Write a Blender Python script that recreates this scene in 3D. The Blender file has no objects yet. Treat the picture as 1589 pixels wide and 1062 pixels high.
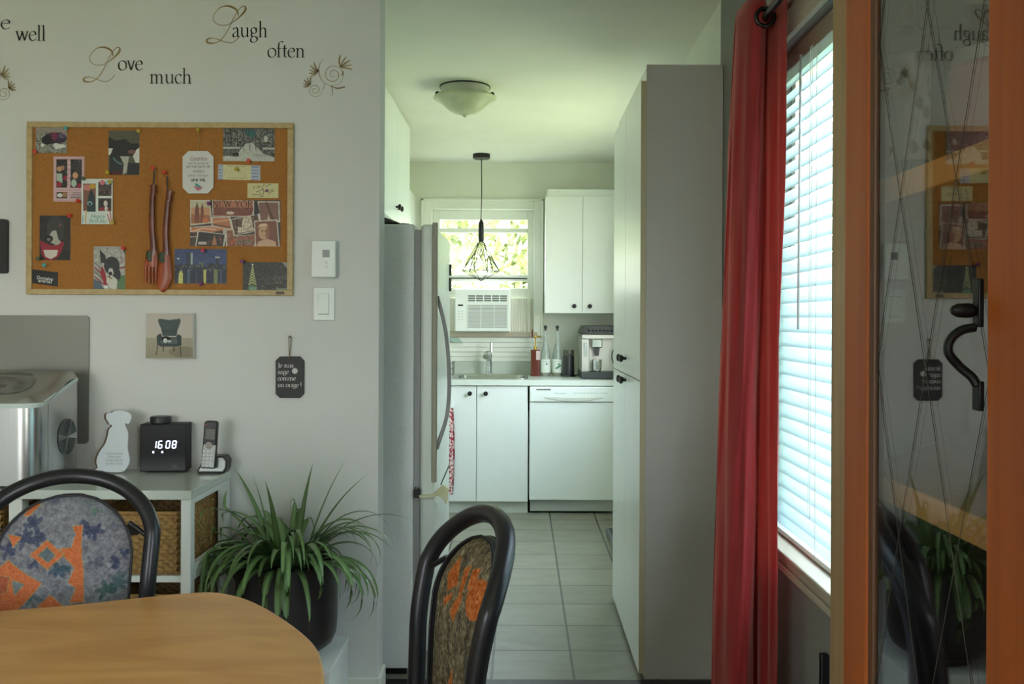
import bpy, math, random
import numpy as np
from mathutils import Vector, Matrix
random.seed(5); RNG = np.random.default_rng(5)
S = bpy.context.scene; COL = S.collection
PI = math.pi

# ---------------------------------------------------------------- camera, light, exposure
F = 1439.0; CU = 808.0; CV = 498.0; H = 1.32; ROLL = 0.0044
cd = bpy.data.cameras.new('camera'); cam = bpy.data.objects.new('camera', cd); COL.objects.link(cam)
cd.sensor_width = 36; cd.lens = F / 1589 * 36; cd.shift_x = -(CU - 794.5) / 1589; cd.shift_y = -(531 - CV) / 1589
cd.clip_start = 0.02; cd.clip_end = 200
cam.matrix_world = Matrix.Translation((0, 0, H)) @ Matrix.Rotation(PI / 2, 4, 'X') @ Matrix.Rotation(ROLL, 4, 'Z')
S.camera = cam
w = bpy.data.worlds.new('sky'); S.world = w; w.use_nodes = True
nt = w.node_tree; bg = nt.nodes['Background']
tc = nt.nodes.new('ShaderNodeTexCoord'); sx = nt.nodes.new('ShaderNodeSeparateXYZ'); cr = nt.nodes.new('ShaderNodeValToRGB')
nt.links.new(tc.outputs['Generated'], sx.inputs[0]); nt.links.new(sx.outputs['Z'], cr.inputs[0]); nt.links.new(cr.outputs[0], bg.inputs[0])
cr.color_ramp.elements[0].position = 0.0; cr.color_ramp.elements[0].color = (.97, .97, .94, 1)
cr.color_ramp.elements[1].position = .5; cr.color_ramp.elements[1].color = (.70, .88, 1.0, 1)
bg.inputs[1].default_value = 6.0
S.view_settings.view_transform = 'Standard'; S.view_settings.look = 'None'
S.view_settings.gamma = 1; S.view_settings.use_curve_mapping = False
S.view_settings.exposure = 1.25
S.cycles.max_bounces = 14; S.cycles.diffuse_bounces = 8; S.cycles.transparent_max_bounces = 16
S.cycles.sample_clamp_indirect = 8
def portal(loc, rot, sx_, sy_):
    l = bpy.data.lights.new('daylight_portal', 'AREA'); l.shape = 'RECTANGLE'; l.size = sx_; l.size_y = sy_
    l.cycles.is_portal = True
    o = bpy.data.objects.new('daylight_portal', l); COL.objects.link(o); o.location = loc; o.rotation_euler = rot

CEIL = 2.52; XR = .745; YP = 3.17; YB = 7.05; XK = -1.05
portal((-.29, YB + .16, 1.7), (-PI / 2, 0, 0), .8, 1.0)
portal((XR + .17, 2.15, 1.4), (0, PI / 2, 0), 1.45, 1.75)
portal((XR + .17, 5.33, 1.6), (0, PI / 2, 0), 1.2, 1.25)  # portal of the added, unseen kitchen opening
portal((XR + .17, -.85, 1.4), (0, PI / 2, 0), 1.5, 1.7)  # portal of the added side opening behind the camera
portal((-1.95, -2.41, 1.45), (PI / 2, 0, 0), 1.3, 1.3)  # portal of the added rear opening

# ---------------------------------------------------------------- helpers
def P(u, v, Y):
    x = u - CU; y = v - CV
    c, s = math.cos(ROLL), math.sin(ROLL)
    x, y = c * x + s * y, -s * x + c * y
    return (x / F * Y, Y, H - y / F * Y)
def lin(c):
    return tuple(((x / 255) / 12.92 if x / 255 <= .04045 else ((x / 255 + .055) / 1.055) ** 2.4) for x in c)
def linA(a):
    a = np.clip(a, 0, 1)
    return np.where(a <= .04045, a / 12.92, ((a + .055) / 1.055) ** 2.4)
MATS = {}
def mat(name, rgb=(200, 200, 200), rough=.5, metal=0, var=.02, nscale=4, bump=0, bscale=200, emit=0, attr=None, spec=.5, trans=0, stretch=None):
    if name in MATS: return MATS[name]
    m = bpy.data.materials.new(name); m.use_nodes = True; t = m.node_tree; b = t.nodes['Principled BSDF']
    col = lin(rgb)
    co = t.nodes.new('ShaderNodeTexCoord'); out = co.outputs['Object']
    if stretch:
        mp = t.nodes.new('ShaderNodeMapping'); mp.inputs['Scale'].default_value = stretch
        t.links.new(out, mp.inputs[0]); out = mp.outputs[0]
    n = t.nodes.new('ShaderNodeTexNoise'); n.inputs['Scale'].default_value = nscale; n.inputs['Detail'].default_value = 4
    t.links.new(out, n.inputs['Vector'])
    if attr:
        a = t.nodes.new('ShaderNodeAttribute'); a.attribute_name = attr; t.links.new(a.outputs['Color'], b.inputs['Base Color'])
    else:
        r = t.nodes.new('ShaderNodeValToRGB')
        r.color_ramp.elements[0].position = .3; r.color_ramp.elements[1].position = .7
        r.color_ramp.elements[0].color = tuple(max(0, x * (1 - var)) for x in col) + (1,)
        r.color_ramp.elements[1].color = tuple(min(1, x * (1 + var)) for x in col) + (1,)
        t.links.new(n.outputs['Fac'], r.inputs[0]); t.links.new(r.outputs[0], b.inputs['Base Color'])
        if emit:
            b.inputs['Emission Color'].default_value = col + (1,); b.inputs['Emission Strength'].default_value = emit
    b.inputs['Roughness'].default_value = rough; b.inputs['Metallic'].default_value = metal
    b.inputs['Specular IOR Level'].default_value = spec
    if trans: b.inputs['Transmission Weight'].default_value = trans
    if bump:
        n2 = t.nodes.new('ShaderNodeTexNoise'); n2.inputs['Scale'].default_value = bscale; n2.inputs['Detail'].default_value = 3
        t.links.new(out, n2.inputs['Vector'])
        bp = t.nodes.new('ShaderNodeBump'); bp.inputs['Strength'].default_value = bump; bp.inputs['Distance'].default_value = .002
        t.links.new(n2.outputs['Fac'], bp.inputs['Height']); t.links.new(bp.outputs[0], b.inputs['Normal'])
    MATS[name] = m; return m
def wood(name, c1, c2, rough=.35, sc=(1, 12, 1), bscale=3.0):
    m = bpy.data.materials.new(name); m.use_nodes = True; t = m.node_tree; b = t.nodes['Principled BSDF']
    co = t.nodes.new('ShaderNodeTexCoord'); mp = t.nodes.new('ShaderNodeMapping'); mp.inputs['Scale'].default_value = sc
    n = t.nodes.new('ShaderNodeTexNoise'); n.inputs['Scale'].default_value = bscale; n.inputs['Detail'].default_value = 6; n.inputs['Distortion'].default_value = 1.2
    r = t.nodes.new('ShaderNodeValToRGB'); r.color_ramp.elements[0].position = .32; r.color_ramp.elements[1].position = .68
    r.color_ramp.elements[0].color = lin(c1) + (1,); r.color_ramp.elements[1].color = lin(c2) + (1,)
    t.links.new(co.outputs['Object'], mp.inputs[0]); t.links.new(mp.outputs[0], n.inputs['Vector']); t.links.new(n.outputs['Fac'], r.inputs[0]); t.links.new(r.outputs[0], b.inputs['Base Color'])
    b.inputs['Roughness'].default_value = rough
    return m
def thin_glass(name, ior=1.45, tint=(1, 1, 1)):
    m = bpy.data.materials.new(name); m.use_nodes = True; t = m.node_tree; t.nodes.clear()
    o = t.nodes.new('ShaderNodeOutputMaterial'); mx = t.nodes.new('ShaderNodeMixShader'); fr = t.nodes.new('ShaderNodeFresnel'); fr.inputs['IOR'].default_value = ior
    tr = t.nodes.new('ShaderNodeBsdfTransparent'); tr.inputs[0].default_value = tint + (1,); g = t.nodes.new('ShaderNodeBsdfGlossy'); g.inputs['Roughness'].default_value = 0.0
    ge = t.nodes.new('ShaderNodeNewGeometry'); mi = t.nodes.new('ShaderNodeMix'); mi.inputs['A'].default_value = ior; mi.inputs['B'].default_value = 1 / ior
    t.links.new(ge.outputs['Backfacing'], mi.inputs['Factor']); t.links.new(mi.outputs['Result'], fr.inputs['IOR'])   # same reflectance from either side
    t.links.new(fr.outputs[0], mx.inputs[0]); t.links.new(tr.outputs[0], mx.inputs[1]); t.links.new(g.outputs[0], mx.inputs[2]); t.links.new(mx.outputs[0], o.inputs[0])
    return m

class MB:
    def __init__(s): s.v = []; s.f = []; s.c = None; s.mi = None
    def add(s, vs, fs):
        o = len(s.v); s.v += [tuple(p) for p in vs]; s.f += [tuple(i + o for i in f) for f in fs]; return s
    def box(s, x0, x1, y0, y1, z0, z1):
        vs = [(x, y, z) for z in (z0, z1) for y in (y0, y1) for x in (x0, x1)]
        return s.add(vs, [(0, 2, 3, 1), (4, 5, 7, 6), (0, 1, 5, 4), (2, 6, 7, 3), (0, 4, 6, 2), (1, 3, 7, 5)])
    def prism(s, poly, a, b, axis='y'):
        # poly in the two other axes, extruded from a to b
        n = len(poly)
        def mk(p, t):
            if axis == 'y': return (p[0], t, p[1])
            if axis == 'x': return (t, p[0], p[1])
            return (p[0], p[1], t)
        vs = [mk(p, a) for p in poly] + [mk(p, b) for p in poly]
        fs = [tuple(range(n)), tuple(range(2 * n - 1, n - 1, -1))] + [(i, i + n, (i + 1) % n + n, (i + 1) % n) for i in range(n)]
        return s.add(vs, fs)
    def tube(s, pts, r, n=10, cap=True, closed=False):
        pts = [Vector(p) for p in pts]; m = len(pts); rs = r if hasattr(r, '__len__') else [r] * m
        rings = []; up = None
        for i, p in enumerate(pts):
            if closed: d = pts[(i + 1) % m] - pts[i - 1]
            else: d = pts[min(i + 1, m - 1)] - pts[max(i - 1, 0)]
            d.normalize()
            if up is None:
                up = Vector((0, 0, 1)) if abs(d.z) < .9 else Vector((1, 0, 0))
            a = d.cross(up); 
            if a.length < 1e-6: a = d.cross(Vector((0, 1, 0)))
            a.normalize(); up = a.cross(d).normalized()
            rings.append([p + (a * math.cos(2 * PI * k / n) + up * math.sin(2 * PI * k / n)) * rs[i] for k in range(n)])
        vs = [q for g in rings for q in g]; fs = []
        for i in range(m if closed else m - 1):
            j = (i + 1) % m
            for k in range(n): fs.append((i * n + k, j * n + k, j * n + (k + 1) % n, i * n + (k + 1) % n))
        if cap and not closed: fs += [tuple(range(n)), tuple(range((m - 1) * n + n - 1, (m - 1) * n - 1, -1))]
        return s.add(vs, fs)
    def lathe(s, prof, c=(0, 0, 0), n=24, axis='z'):
        vs = []; fs = []
        for (r, h) in prof:
            for k in range(n):
                a = 2 * PI * k / n; p = (r * math.cos(a), r * math.sin(a), h)
                if axis == 'y': p = (p[0], p[2], p[1])
                if axis == 'x': p = (p[2], p[0], p[1])
                vs.append((p[0] + c[0], p[1] + c[1], p[2] + c[2]))
        for i in range(len(prof) - 1):
            for k in range(n): fs.append((i * n + k, i * n + (k + 1) % n, (i + 1) * n + (k + 1) % n, (i + 1) * n + k))
        fs += [tuple(range(n)), tuple(range(len(prof) * n - 1, len(prof) * n - n - 1, -1))]
        return s.add(vs, fs)
    def grid(s, fn, nu, nv):
        vs = [fn(i / (nu - 1), j / (nv - 1)) for j in range(nv) for i in range(nu)]
        fs = [(j * nu + i, j * nu + i + 1, (j + 1) * nu + i + 1, (j + 1) * nu + i) for j in range(nv - 1) for i in range(nu - 1)]
        return s.add(vs, fs)
    def build(s, name, m, parent=None, world=False, smooth=False, bevel=0, recalc=True, seg=2):
        me = bpy.data.meshes.new(name); v = s.v
        if world and parent is not None:
            L = parent.location; v = [(a - L[0], b - L[1], c - L[2]) for a, b, c in v]
        me.from_pydata(v, [], s.f); me.update()
        if recalc:
            import bmesh
            b = bmesh.new(); b.from_mesh(me); bmesh.ops.recalc_face_normals(b, faces=b.faces); b.to_mesh(me); b.free()
        me.materials.append(m)
        o = bpy.data.objects.new(name, me); COL.objects.link(o)
        if parent is not None: o.parent = parent
        if smooth:
            for p in me.polygons: p.use_smooth = True
            if smooth == 'auto':
                me.set_sharp_from_angle(angle=math.radians(35))
        if bevel:
            bm_ = o.modifiers.new('bevel', 'BEVEL'); bm_.width = bevel; bm_.segments = seg; bm_.limit_method = 'ANGLE'; bm_.angle_limit = math.radians(40)
        return o
def setp(o, label=None, cat=None, group=None, kind=None):
    if label: o['label'] = label
    if cat: o['category'] = cat
    if group: o['group'] = group
    if kind: o['kind'] = kind
    return o
def thing(name, label, cat, loc=(0, 0, 0), rz=0, group=None):
    o = bpy.data.objects.new(name, None); COL.objects.link(o); o.location = loc; o.rotation_euler = (0, 0, rz)
    o.empty_display_size = .05
    return setp(o, label, cat, group)
def struct(name, mb, m, parent=None, **k):
    o = mb.build(name, m, parent, world=True, **k)
    if parent is None: o['kind'] = 'structure'
    return o
def dup(o, loc=None, label=None, parent=None, rz=None):
    c = o.copy(); COL.objects.link(c)
    if parent is not None: c.parent = parent
    if loc is not None: c.location = loc
    if rz is not None: c.rotation_euler = (0, 0, rz)
    if label: c['label'] = label
    for ch in list(o.children): dup(ch, parent=c)
    return c
def cr_(pts, n=6, closed=False):
    out = []; m = len(pts); pts = [np.array(p, float) for p in pts]
    for i in range(m if closed else m - 1):
        if closed: a, b, c, d = pts[i - 1], pts[i], pts[(i + 1) % m], pts[(i + 2) % m]
        else: a, b, c, d = pts[max(i - 1, 0)], pts[i], pts[i + 1], pts[min(i + 2, m - 1)]
        for k in range(n):
            t = k / n
            out.append(tuple(.5 * ((2 * b) + (c - a) * t + (2 * a - 5 * b + 4 * c - d) * t * t + (3 * b - a - 3 * c + d) * t ** 3)))
    if not closed: out.append(tuple(pts[-1]))
    return out
def rrect(x0, x1, z0, z1, r, n=5):
    out = []
    for (cx, cz, a0) in ((x1 - r, z1 - r, 0), (x0 + r, z1 - r, 90), (x0 + r, z0 + r, 180), (x1 - r, z0 + r, 270)):
        for k in range(n + 1):
            a = math.radians(a0 + 90 * k / n); out.append((cx + r * math.cos(a), cz + r * math.sin(a)))
    return out
def text(s, size, x, z, y, name, m, parent, align='LEFT', slant=0, spacing=1, bold=0, world=True, fit=None, rot=0):
    cu = bpy.data.curves.new('t', 'FONT'); cu.body = s; cu.size = size; cu.align_x = align; cu.shear = slant; cu.space_character = spacing; cu.offset = bold; cu.resolution_u = 3
    ob = bpy.data.objects.new('t', cu); COL.objects.link(ob)
    dg = bpy.context.evaluated_depsgraph_get(); me = bpy.data.meshes.new_from_object(ob.evaluated_get(dg))
    bpy.data.objects.remove(ob); bpy.data.curves.remove(cu)
    mb = MB(); vs = np.array([v.co[:] for v in me.vertices]) if len(me.vertices) else np.zeros((0, 3))
    fx = 1
    if fit and len(vs): fx = fit / (vs[:, 0].max() - vs[:, 0].min())
    c_, s_ = math.cos(rot), math.sin(rot)
    mb.add([(x + a[0] * fx * c_ - a[1] * s_, y, z + a[0] * fx * s_ + a[1] * c_) for a in vs], [tuple(p.vertices) for p in me.polygons])
    bpy.data.meshes.remove(me)
    if name is None: return mb
    return mb.build(name, m, parent, world=world, recalc=False)

# ---------------------------------------------------------------- serif lettering drawn with a broad nib
SB = lambda x, z=0, w=.2: [(x - w, z), (x + w, z)]
GL = {
 'o': (.98, [[(.49, 1.0), (.16, .82), (.08, .5), (.16, .16), (.49, 0), (.82, .16), (.9, .5), (.82, .82), (.49, 1.0)]]),
 'e': (.85, [[(.1, .56), (.74, .62)], [(.74, .62), (.68, .88), (.42, 1.0), (.15, .8), (.07, .47), (.2, .12), (.48, 0), (.8, .2)]]),
 'c': (.8, [[(.7, .8), (.62, .95), (.42, 1.0), (.15, .8), (.07, .47), (.2, .12), (.48, 0), (.76, .2)], [(.66, .8), (.73, .84)]]),
 'v': (.9, [[(.12, 1.0), (.45, .02)], [(.45, .02), (.78, 1.0)], SB(.14, .98, .17), SB(.76, .98, .14)]),
 'w': (1.4, [[(.12, 1.0), (.42, .02)], [(.42, .02), (.72, .95)], [(.68, 1.0), (.98, .02)], [(.98, .02), (1.27, 1.0)], SB(.14, .98, .17), SB(.66, .98, .14), SB(1.26, .98, .13)]),
 'l': (.48, [[(.24, 1.68), (.24, 0)], [(.04, 1.58), (.24, 1.68)], SB(.24, .02, .2)]),
 'h': (1.12, [[(.24, 1.68), (.24, 0)], [(.04, 1.58), (.24, 1.68)], SB(.24, .02, .2), [(.24, .72), (.45, .94), (.64, .96), (.8, .8), (.82, .5), (.82, 0)], SB(.84, .02, .2)]),
 'n': (1.12, [[(.24, 1.0), (.24, 0)], [(.05, .9), (.24, 1.0)], SB(.24, .02, .2), [(.24, .72), (.45, .94), (.64, .96), (.8, .8), (.82, .5), (.82, 0)], SB(.84, .02, .2)]),
 'm': (1.68, [[(.24, 1.0), (.24, 0)], [(.05, .9), (.24, 1.0)], SB(.24, .02, .2), [(.24, .72), (.43, .94), (.6, .96), (.76, .8), (.78, .5), (.78, 0)], SB(.8, .02, .19), [(.78, .72), (.98, .94), (1.16, .96), (1.32, .8), (1.34, .5), (1.34, 0)], SB(1.36, .02, .2)]),
 'u': (1.12, [[(.22, .98), (.22, .35), (.32, .08), (.52, .02), (.82, .25)], [(.84, .98), (.84, 0)], [(.02, .96), (.22, .98)], [(.64, .96), (.84, .98)], [(.84, .02), (1.06, .08)]]),
 'r': (.78, [[(.24, 1.0), (.24, 0)], [(.05, .9), (.24, 1.0)], SB(.24, .02, .2), [(.24, .68), (.42, .92), (.62, .96)], [(.6, .9), (.68, .94)]]),
 'i': (.5, [[(.24, .98), (.24, 0)], [(.05, .9), (.24, .98)], SB(.24, .02, .2), [(.2, 1.45), (.3, 1.45)]]),
 't': (.62, [[(.28, 1.3), (.28, .25), (.36, .04), (.56, .1)], [(.05, .95), (.56, .95)]]),
 'f': (.62, [[(.26, 0), (.26, 1.25), (.34, 1.58), (.56, 1.7), (.76, 1.62)], SB(.26, .02, .2), [(.06, .95), (.56, .95)]]),
 's': (.72, [[(.58, .8), (.5, .97), (.28, .98), (.12, .78), (.22, .58), (.5, .42), (.6, .22), (.44, .02), (.2, .03), (.1, .25)]]),
 'a': (.86, [[(.12, .76), (.2, .94), (.42, .99), (.58, .82), (.6, .5), (.6, .14), (.7, .02), (.86, .1)], [(.6, .6), (.3, .48), (.1, .28), (.14, .06), (.34, .02), (.6, .22)]]),
 'g': (.92, [[(.42, 1.0), (.18, .88), (.13, .68), (.2, .46), (.42, .36), (.64, .46), (.71, .68), (.64, .88), (.42, 1.0)], [(.62, .92), (.88, .94)], [(.24, .42), (.14, .22), (.26, .1), (.62, .04), (.82, -.16), (.7, -.44), (.38, -.55), (.1, -.42), (.1, -.2), (.28, .08)]]),
 'J': (.66, [[(.38, 1.55), (.38, .1), (.28, -.25), (.02, -.36)], SB(.38, 1.53, .2)]),
 '!': (.5, [[(.25, 1.6), (.25, .45)], [(.2, .06), (.3, .06)]]),
 ' ': (.5, []),
}
def ribbon(mb, pts, wf, y, z0=0):
    pts = np.array(pts, float); d = np.gradient(pts, axis=0); L = np.hypot(d[:, 0], d[:, 1]) + 1e-9; d /= L[:, None]
    n = np.c_[-d[:, 1], d[:, 0]]; w_ = np.array([wf(i / (len(pts) - 1), d[i]) for i in range(len(pts))]) / 2
    a = pts + n * w_[:, None]; b = pts - n * w_[:, None]; k = len(pts)
    mb.add([(p[0], y, p[1]) for p in a] + [(p[0], y, p[1]) for p in b], [(i, i + 1, i + 1 + k, i + k) for i in range(k - 1)])
def serif(mb, s, x, z, h, y, thick=.17, track=1.0, fit=None):
    tot = sum(GL[c][0] for c in s); fx = 1 if fit is None else fit / (tot * h)
    ang = math.radians(22)
    for c in s:
        adv, st = GL[c]
        for k, path in enumerate(st):
            q = cr_(path, 7) if len(path) > 2 else [tuple(np.array(path[0]) + (np.array(path[1]) - np.array(path[0])) * t / 3) for t in range(4)]
            q = [(x + p[0] * h * fx, z + p[1] * h) for p in q]
            ribbon(mb, q, lambda t, d: h * max(.06, thick * abs(d[1] * math.cos(ang) - d[0] * math.sin(ang))), y)
        x += adv * h * fx
    return x
def swash_L(mb, ox, oz, s, y):
    # traced shape of the calligraphic capital, units 1 = full height
    p = [(.86, .74), (.80, .90), (.62, .99), (.40, .97), (.22, .80), (.19, .62), (.32, .50), (.55, .49), (.78, .62), (.98, .80), (1.05, .93), (1.0, 1.0), (.88, .92), (.72, .66), (.58, .36), (.42, .12), (.25, .01), (.05, .01), (.02, .09), (.14, .14), (.32, .10), (.52, .03), (.68, .01), (.82, .10), (.90, .20)]
    q = [(ox + a * s, oz + b * s) for a, b in cr_(p, 8)]
    ribbon(mb, q, lambda t, d: s * (.018 + .040 * max(0, math.sin(t * PI * 6 + .4)) ** 2), y)

# ---------------------------------------------------------------- little raster painter for printed pictures and cloth
class CV_:
    def __init__(s, W, Hh, sc, base):
        s.W, s.H, s.sc = W, Hh, sc; s.nx, s.ny = int(W * sc), int(Hh * sc)
        s.a = np.ones((s.ny, s.nx, 3)) * np.array(base) / 255.
        s.x, s.y = np.meshgrid((np.arange(s.nx) + .5) / sc, (np.arange(s.ny) + .5) / sc)
    def put(s, m, c, k=1.0): s.a[m] = s.a[m] * (1 - k) + np.array(c) / 255. * k; return s
    def rect(s, x0, y0, x1, y1, c, k=1): return s.put((s.x >= x0) & (s.x < x1) & (s.y >= y0) & (s.y < y1), c, k)
    def ell(s, cx, cy, rx, ry, c, k=1, rot=0):
        X = (s.x - cx) * math.cos(rot) + (s.y - cy) * math.sin(rot); Y = -(s.x - cx) * math.sin(rot) + (s.y - cy) * math.cos(rot)
        return s.put((X / rx) ** 2 + (Y / ry) ** 2 < 1, c, k)
    def poly(s, pts, c, k=1):
        ins = np.zeros(s.x.shape, bool); n = len(pts)
        for i in range(n):
            x0, y0 = pts[i]; x1, y1 = pts[(i + 1) % n]
            if y0 == y1: continue
            t = ((s.y > min(y0, y1)) & (s.y <= max(y0, y1))) & (s.x < (x1 - x0) * (s.y - y0) / (y1 - y0) + x0)
            ins ^= t
        return s.put(ins, c, k)
    def line(s, pts, w_, c, k=1):
        for (x0, y0), (x1, y1) in zip(pts[:-1], pts[1:]):
            dx, dy = x1 - x0, y1 - y0; t = np.clip(((s.x - x0) * dx + (s.y - y0) * dy) / (dx * dx + dy * dy + 1e-9), 0, 1)
            s.put((s.x - x0 - t * dx) ** 2 + (s.y - y0 - t * dy) ** 2 < (w_ / 2) ** 2, c, k)
        return s
    def noise(s, amp, cell=1.5, box=None, seed=0):
        r = np.random.default_rng(seed); gx, gy = int(s.W / cell) + 3, int(s.H / cell) + 3; g = r.normal(size=(gy, gx)) * amp
        fx, fy = s.x / cell, s.y / cell; ix, iy = fx.astype(int), fy.astype(int); tx, ty = fx - ix, fy - iy
        n = (g[iy, ix] * (1 - tx) + g[iy, ix + 1] * tx) * (1 - ty) + (g[iy + 1, ix] * (1 - tx) + g[iy + 1, ix + 1] * tx) * ty
        if box: n = n * ((s.x >= box[0]) & (s.x < box[2]) & (s.y >= box[1]) & (s.y < box[3]))
        s.a = np.clip(s.a + n[..., None], 0, 1); return s
    def dots(s, n, box, r, cols, seed=0):
        g = random.Random(seed)
        for _ in range(n): s.ell(g.uniform(box[0], box[2]), g.uniform(box[1], box[3]), r * g.uniform(.5, 1.3), r * g.uniform(.5, 1.3), g.choice(cols), .8, g.uniform(0, 3))
        return s
def paint(o, cv, off=0):
    me = o.data; a = me.color_attributes.new('paint', 'FLOAT_COLOR', 'POINT')
    c = np.ones((len(me.vertices), 4), np.float32); n = cv.nx * cv.ny
    c[:, :3] = .62
    c[off:off + n, :3] = linA(cv.a).reshape(-1, 3)
    a.data.foreach_set('color', c.ravel())
MP = mat('printed_paper', attr='paint', rough=.45)
MPM = mat('matt_print', attr='paint', rough=.8)
def print_card(cv, u0, v0, u1, v1, Y, name, label, cat='photo', group=None, parent=None, rot=0, thick=.0012, m=None):
    x0, _, z1 = P(u0, v0, Y); x1, _, z0 = P(u1, v1, Y)
    cx, cz = (x0 + x1) / 2, (z0 + z1) / 2; W, Hh = x1 - x0, z1 - z0
    mb = MB(); mb.grid(lambda a, b: ((a - .5) * W, 0, (.5 - b) * Hh), cv.nx, cv.ny)
    mb.box(-W / 2, W / 2, .0003, thick, -Hh / 2, Hh / 2)
    if parent is None:
        o = mb.build(name, m or MP, None, recalc=False); o.location = (cx, Y, cz); o.rotation_euler = (0, rot, 0); setp(o, label, cat, group)
    else:
        mb.v = [(p[0] + cx, p[1] + Y, p[2] + cz) for p in mb.v]
        o = mb.build(name, m or MP, parent, world=True, recalc=False)
        if label: o['label'] = label
    paint(o, cv); return o
# ---------------------------------------------------------------- materials
M_WALL = mat('wall_paint', (214, 213, 210), .7, bump=.15, bscale=120)
M_WALLK = mat('kitchen_wall_paint', (220, 222, 210), .7, bump=.1, bscale=120)
M_GREY = mat('grey_wall', (128, 130, 124), .7, bump=.15, bscale=120)  # darker grey than the other walls
M_CEIL = mat('ceiling_paint', (230, 228, 218), .85, bump=.1, bscale=60)
M_TRIM = mat('white_trim', (222, 224, 214), .4)
M_BEIGE = mat('beige_trim', (176, 166, 148), .45)
M_CAB = mat('white_cabinet', (226, 229, 226), .28)
M_CABW = mat('white_melamine', (222, 226, 222), .3)
M_GREYP = mat('grey_panel', (176, 174, 168), .45, var=.02, bump=.2, bscale=300, stretch=(1, 1, 20))
M_EDGE = mat('cabinet_edge', (176, 168, 138), .5)
M_BLK = mat('black_plastic', (22, 22, 24), .35)
M_DK = mat('dark_metal', (44, 42, 42), .4, metal=.6)
M_TUBE = mat('tube_metal', (44, 44, 48), .33, metal=.5, var=.02)
M_CHR = mat('chrome', (205, 208, 208), .12, metal=1)
M_STEEL = mat('brushed_steel', (188, 190, 188), .27, metal=1, var=.03, stretch=(40, 40, 1))
M_WPL = mat('white_plastic', (224, 228, 224), .35)
M_FRIDGE = mat('fridge_enamel', (226, 228, 226), .42, bump=.5, bscale=260, var=.05, nscale=120)
M_FRG2 = mat('fridge_front', (214, 220, 212), .22, bump=.2, bscale=200)
M_GASK = mat('fridge_gasket', (150, 150, 150), .6)
M_GLASS = thin_glass('window_glass', 1.3)
M_DOORG = thin_glass('cabinet_glass', 2.35)
M_OAK = wood('orange_oak', (134, 62, 8), (154, 76, 14), .5, (10, 10, .6), 3)
M_OAK2 = wood('oak_in_reflection', (120, 92, 50), (146, 114, 66), .35, (14, 14, .8), 4)  # same oak, its dim khaki reflection put into the colour
M_TABLE = wood('maple_table', (186, 130, 68), (208, 154, 88), .32, (1.2, 5, 1), 2.2)
M_LAM = wood('laminate_floor', (92, 66, 44), (120, 90, 60), .4, (6, 1, 1), 3)
M_CORK = mat('cork', (166, 110, 52), .9, var=.16, nscale=260, bump=.4, bscale=400)
M_BFR = wood('board_frame', (176, 150, 104), (196, 170, 124), .5, (10, 10, 10), 3)
M_INK = mat('black_vinyl', (28, 27, 26), .5)
M_GOLD = mat('gold_vinyl', (150, 126, 78), .4, var=.35, nscale=25)
M_GOLD2 = mat('bronze_vinyl', (146, 128, 96), .4, var=.3, nscale=25)
M_GRASS = mat('grass', (170, 166, 112), .9, var=.15, nscale=3)
M_LEAFT = mat('tree_leaf', (164, 172, 122), .6, var=.35, nscale=2)
M_BARK = mat('bark', (90, 74, 58), .9)

# tiles
mt = bpy.data.materials.new('floor_tile'); mt.use_nodes = True; t = mt.node_tree; b = t.nodes['Principled BSDF']
co = t.nodes.new('ShaderNodeTexCoord'); mp = t.nodes.new('ShaderNodeMapping'); mp.inputs['Location'].default_value = (-.2034, -3.406, 0)
br = t.nodes.new('ShaderNodeTexBrick'); br.offset = 0; br.squash = 1
for k, v in (('Scale', 1), ('Mortar Size', .005), ('Mortar Smooth', .2), ('Brick Width', .305), ('Row Height', .305), ('Bias', 0)): br.inputs[k].default_value = v
br.inputs['Color1'].default_value = lin((130, 128, 114)) + (1,); br.inputs['Color2'].default_value = lin((141, 138, 124)) + (1,); br.inputs['Mortar'].default_value = lin((70, 68, 60)) + (1,)
n = t.nodes.new('ShaderNodeTexNoise'); n.inputs['Scale'].default_value = 6; n.inputs['Detail'].default_value = 8; n.inputs['Distortion'].default_value = .6
mp2 = t.nodes.new('ShaderNodeMapping'); mp2.inputs['Scale'].default_value = (1, 2.2, 1)
r = t.nodes.new('ShaderNodeValToRGB'); r.color_ramp.elements[0].position = .3; r.color_ramp.elements[0].color = (.62, .6, .56, 1); r.color_ramp.elements[1].position = .7; r.color_ramp.elements[1].color = (1, 1, 1, 1)
mx = t.nodes.new('ShaderNodeMixRGB'); mx.blend_type = 'MULTIPLY'; mx.inputs[0].default_value = .55
t.links.new(co.outputs['Object'], mp.inputs[0]); t.links.new(mp.outputs[0], br.inputs['Vector']); t.links.new(co.outputs['Object'], mp2.inputs[0]); t.links.new(mp2.outputs[0], n.inputs['Vector'])
t.links.new(n.outputs['Fac'], r.inputs[0]); t.links.new(br.outputs['Color'], mx.inputs[1]); t.links.new(r.outputs[0], mx.inputs[2]); t.links.new(mx.outputs[0], b.inputs['Base Color'])
b.inputs['Roughness'].default_value = .38
bp = t.nodes.new('ShaderNodeBump'); bp.inputs['Strength'].default_value = .6; bp.inputs['Distance'].default_value = .002; bp.invert = True
t.links.new(br.outputs['Fac'], bp.inputs['Height']); t.links.new(bp.outputs[0], b.inputs['Normal'])

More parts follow.
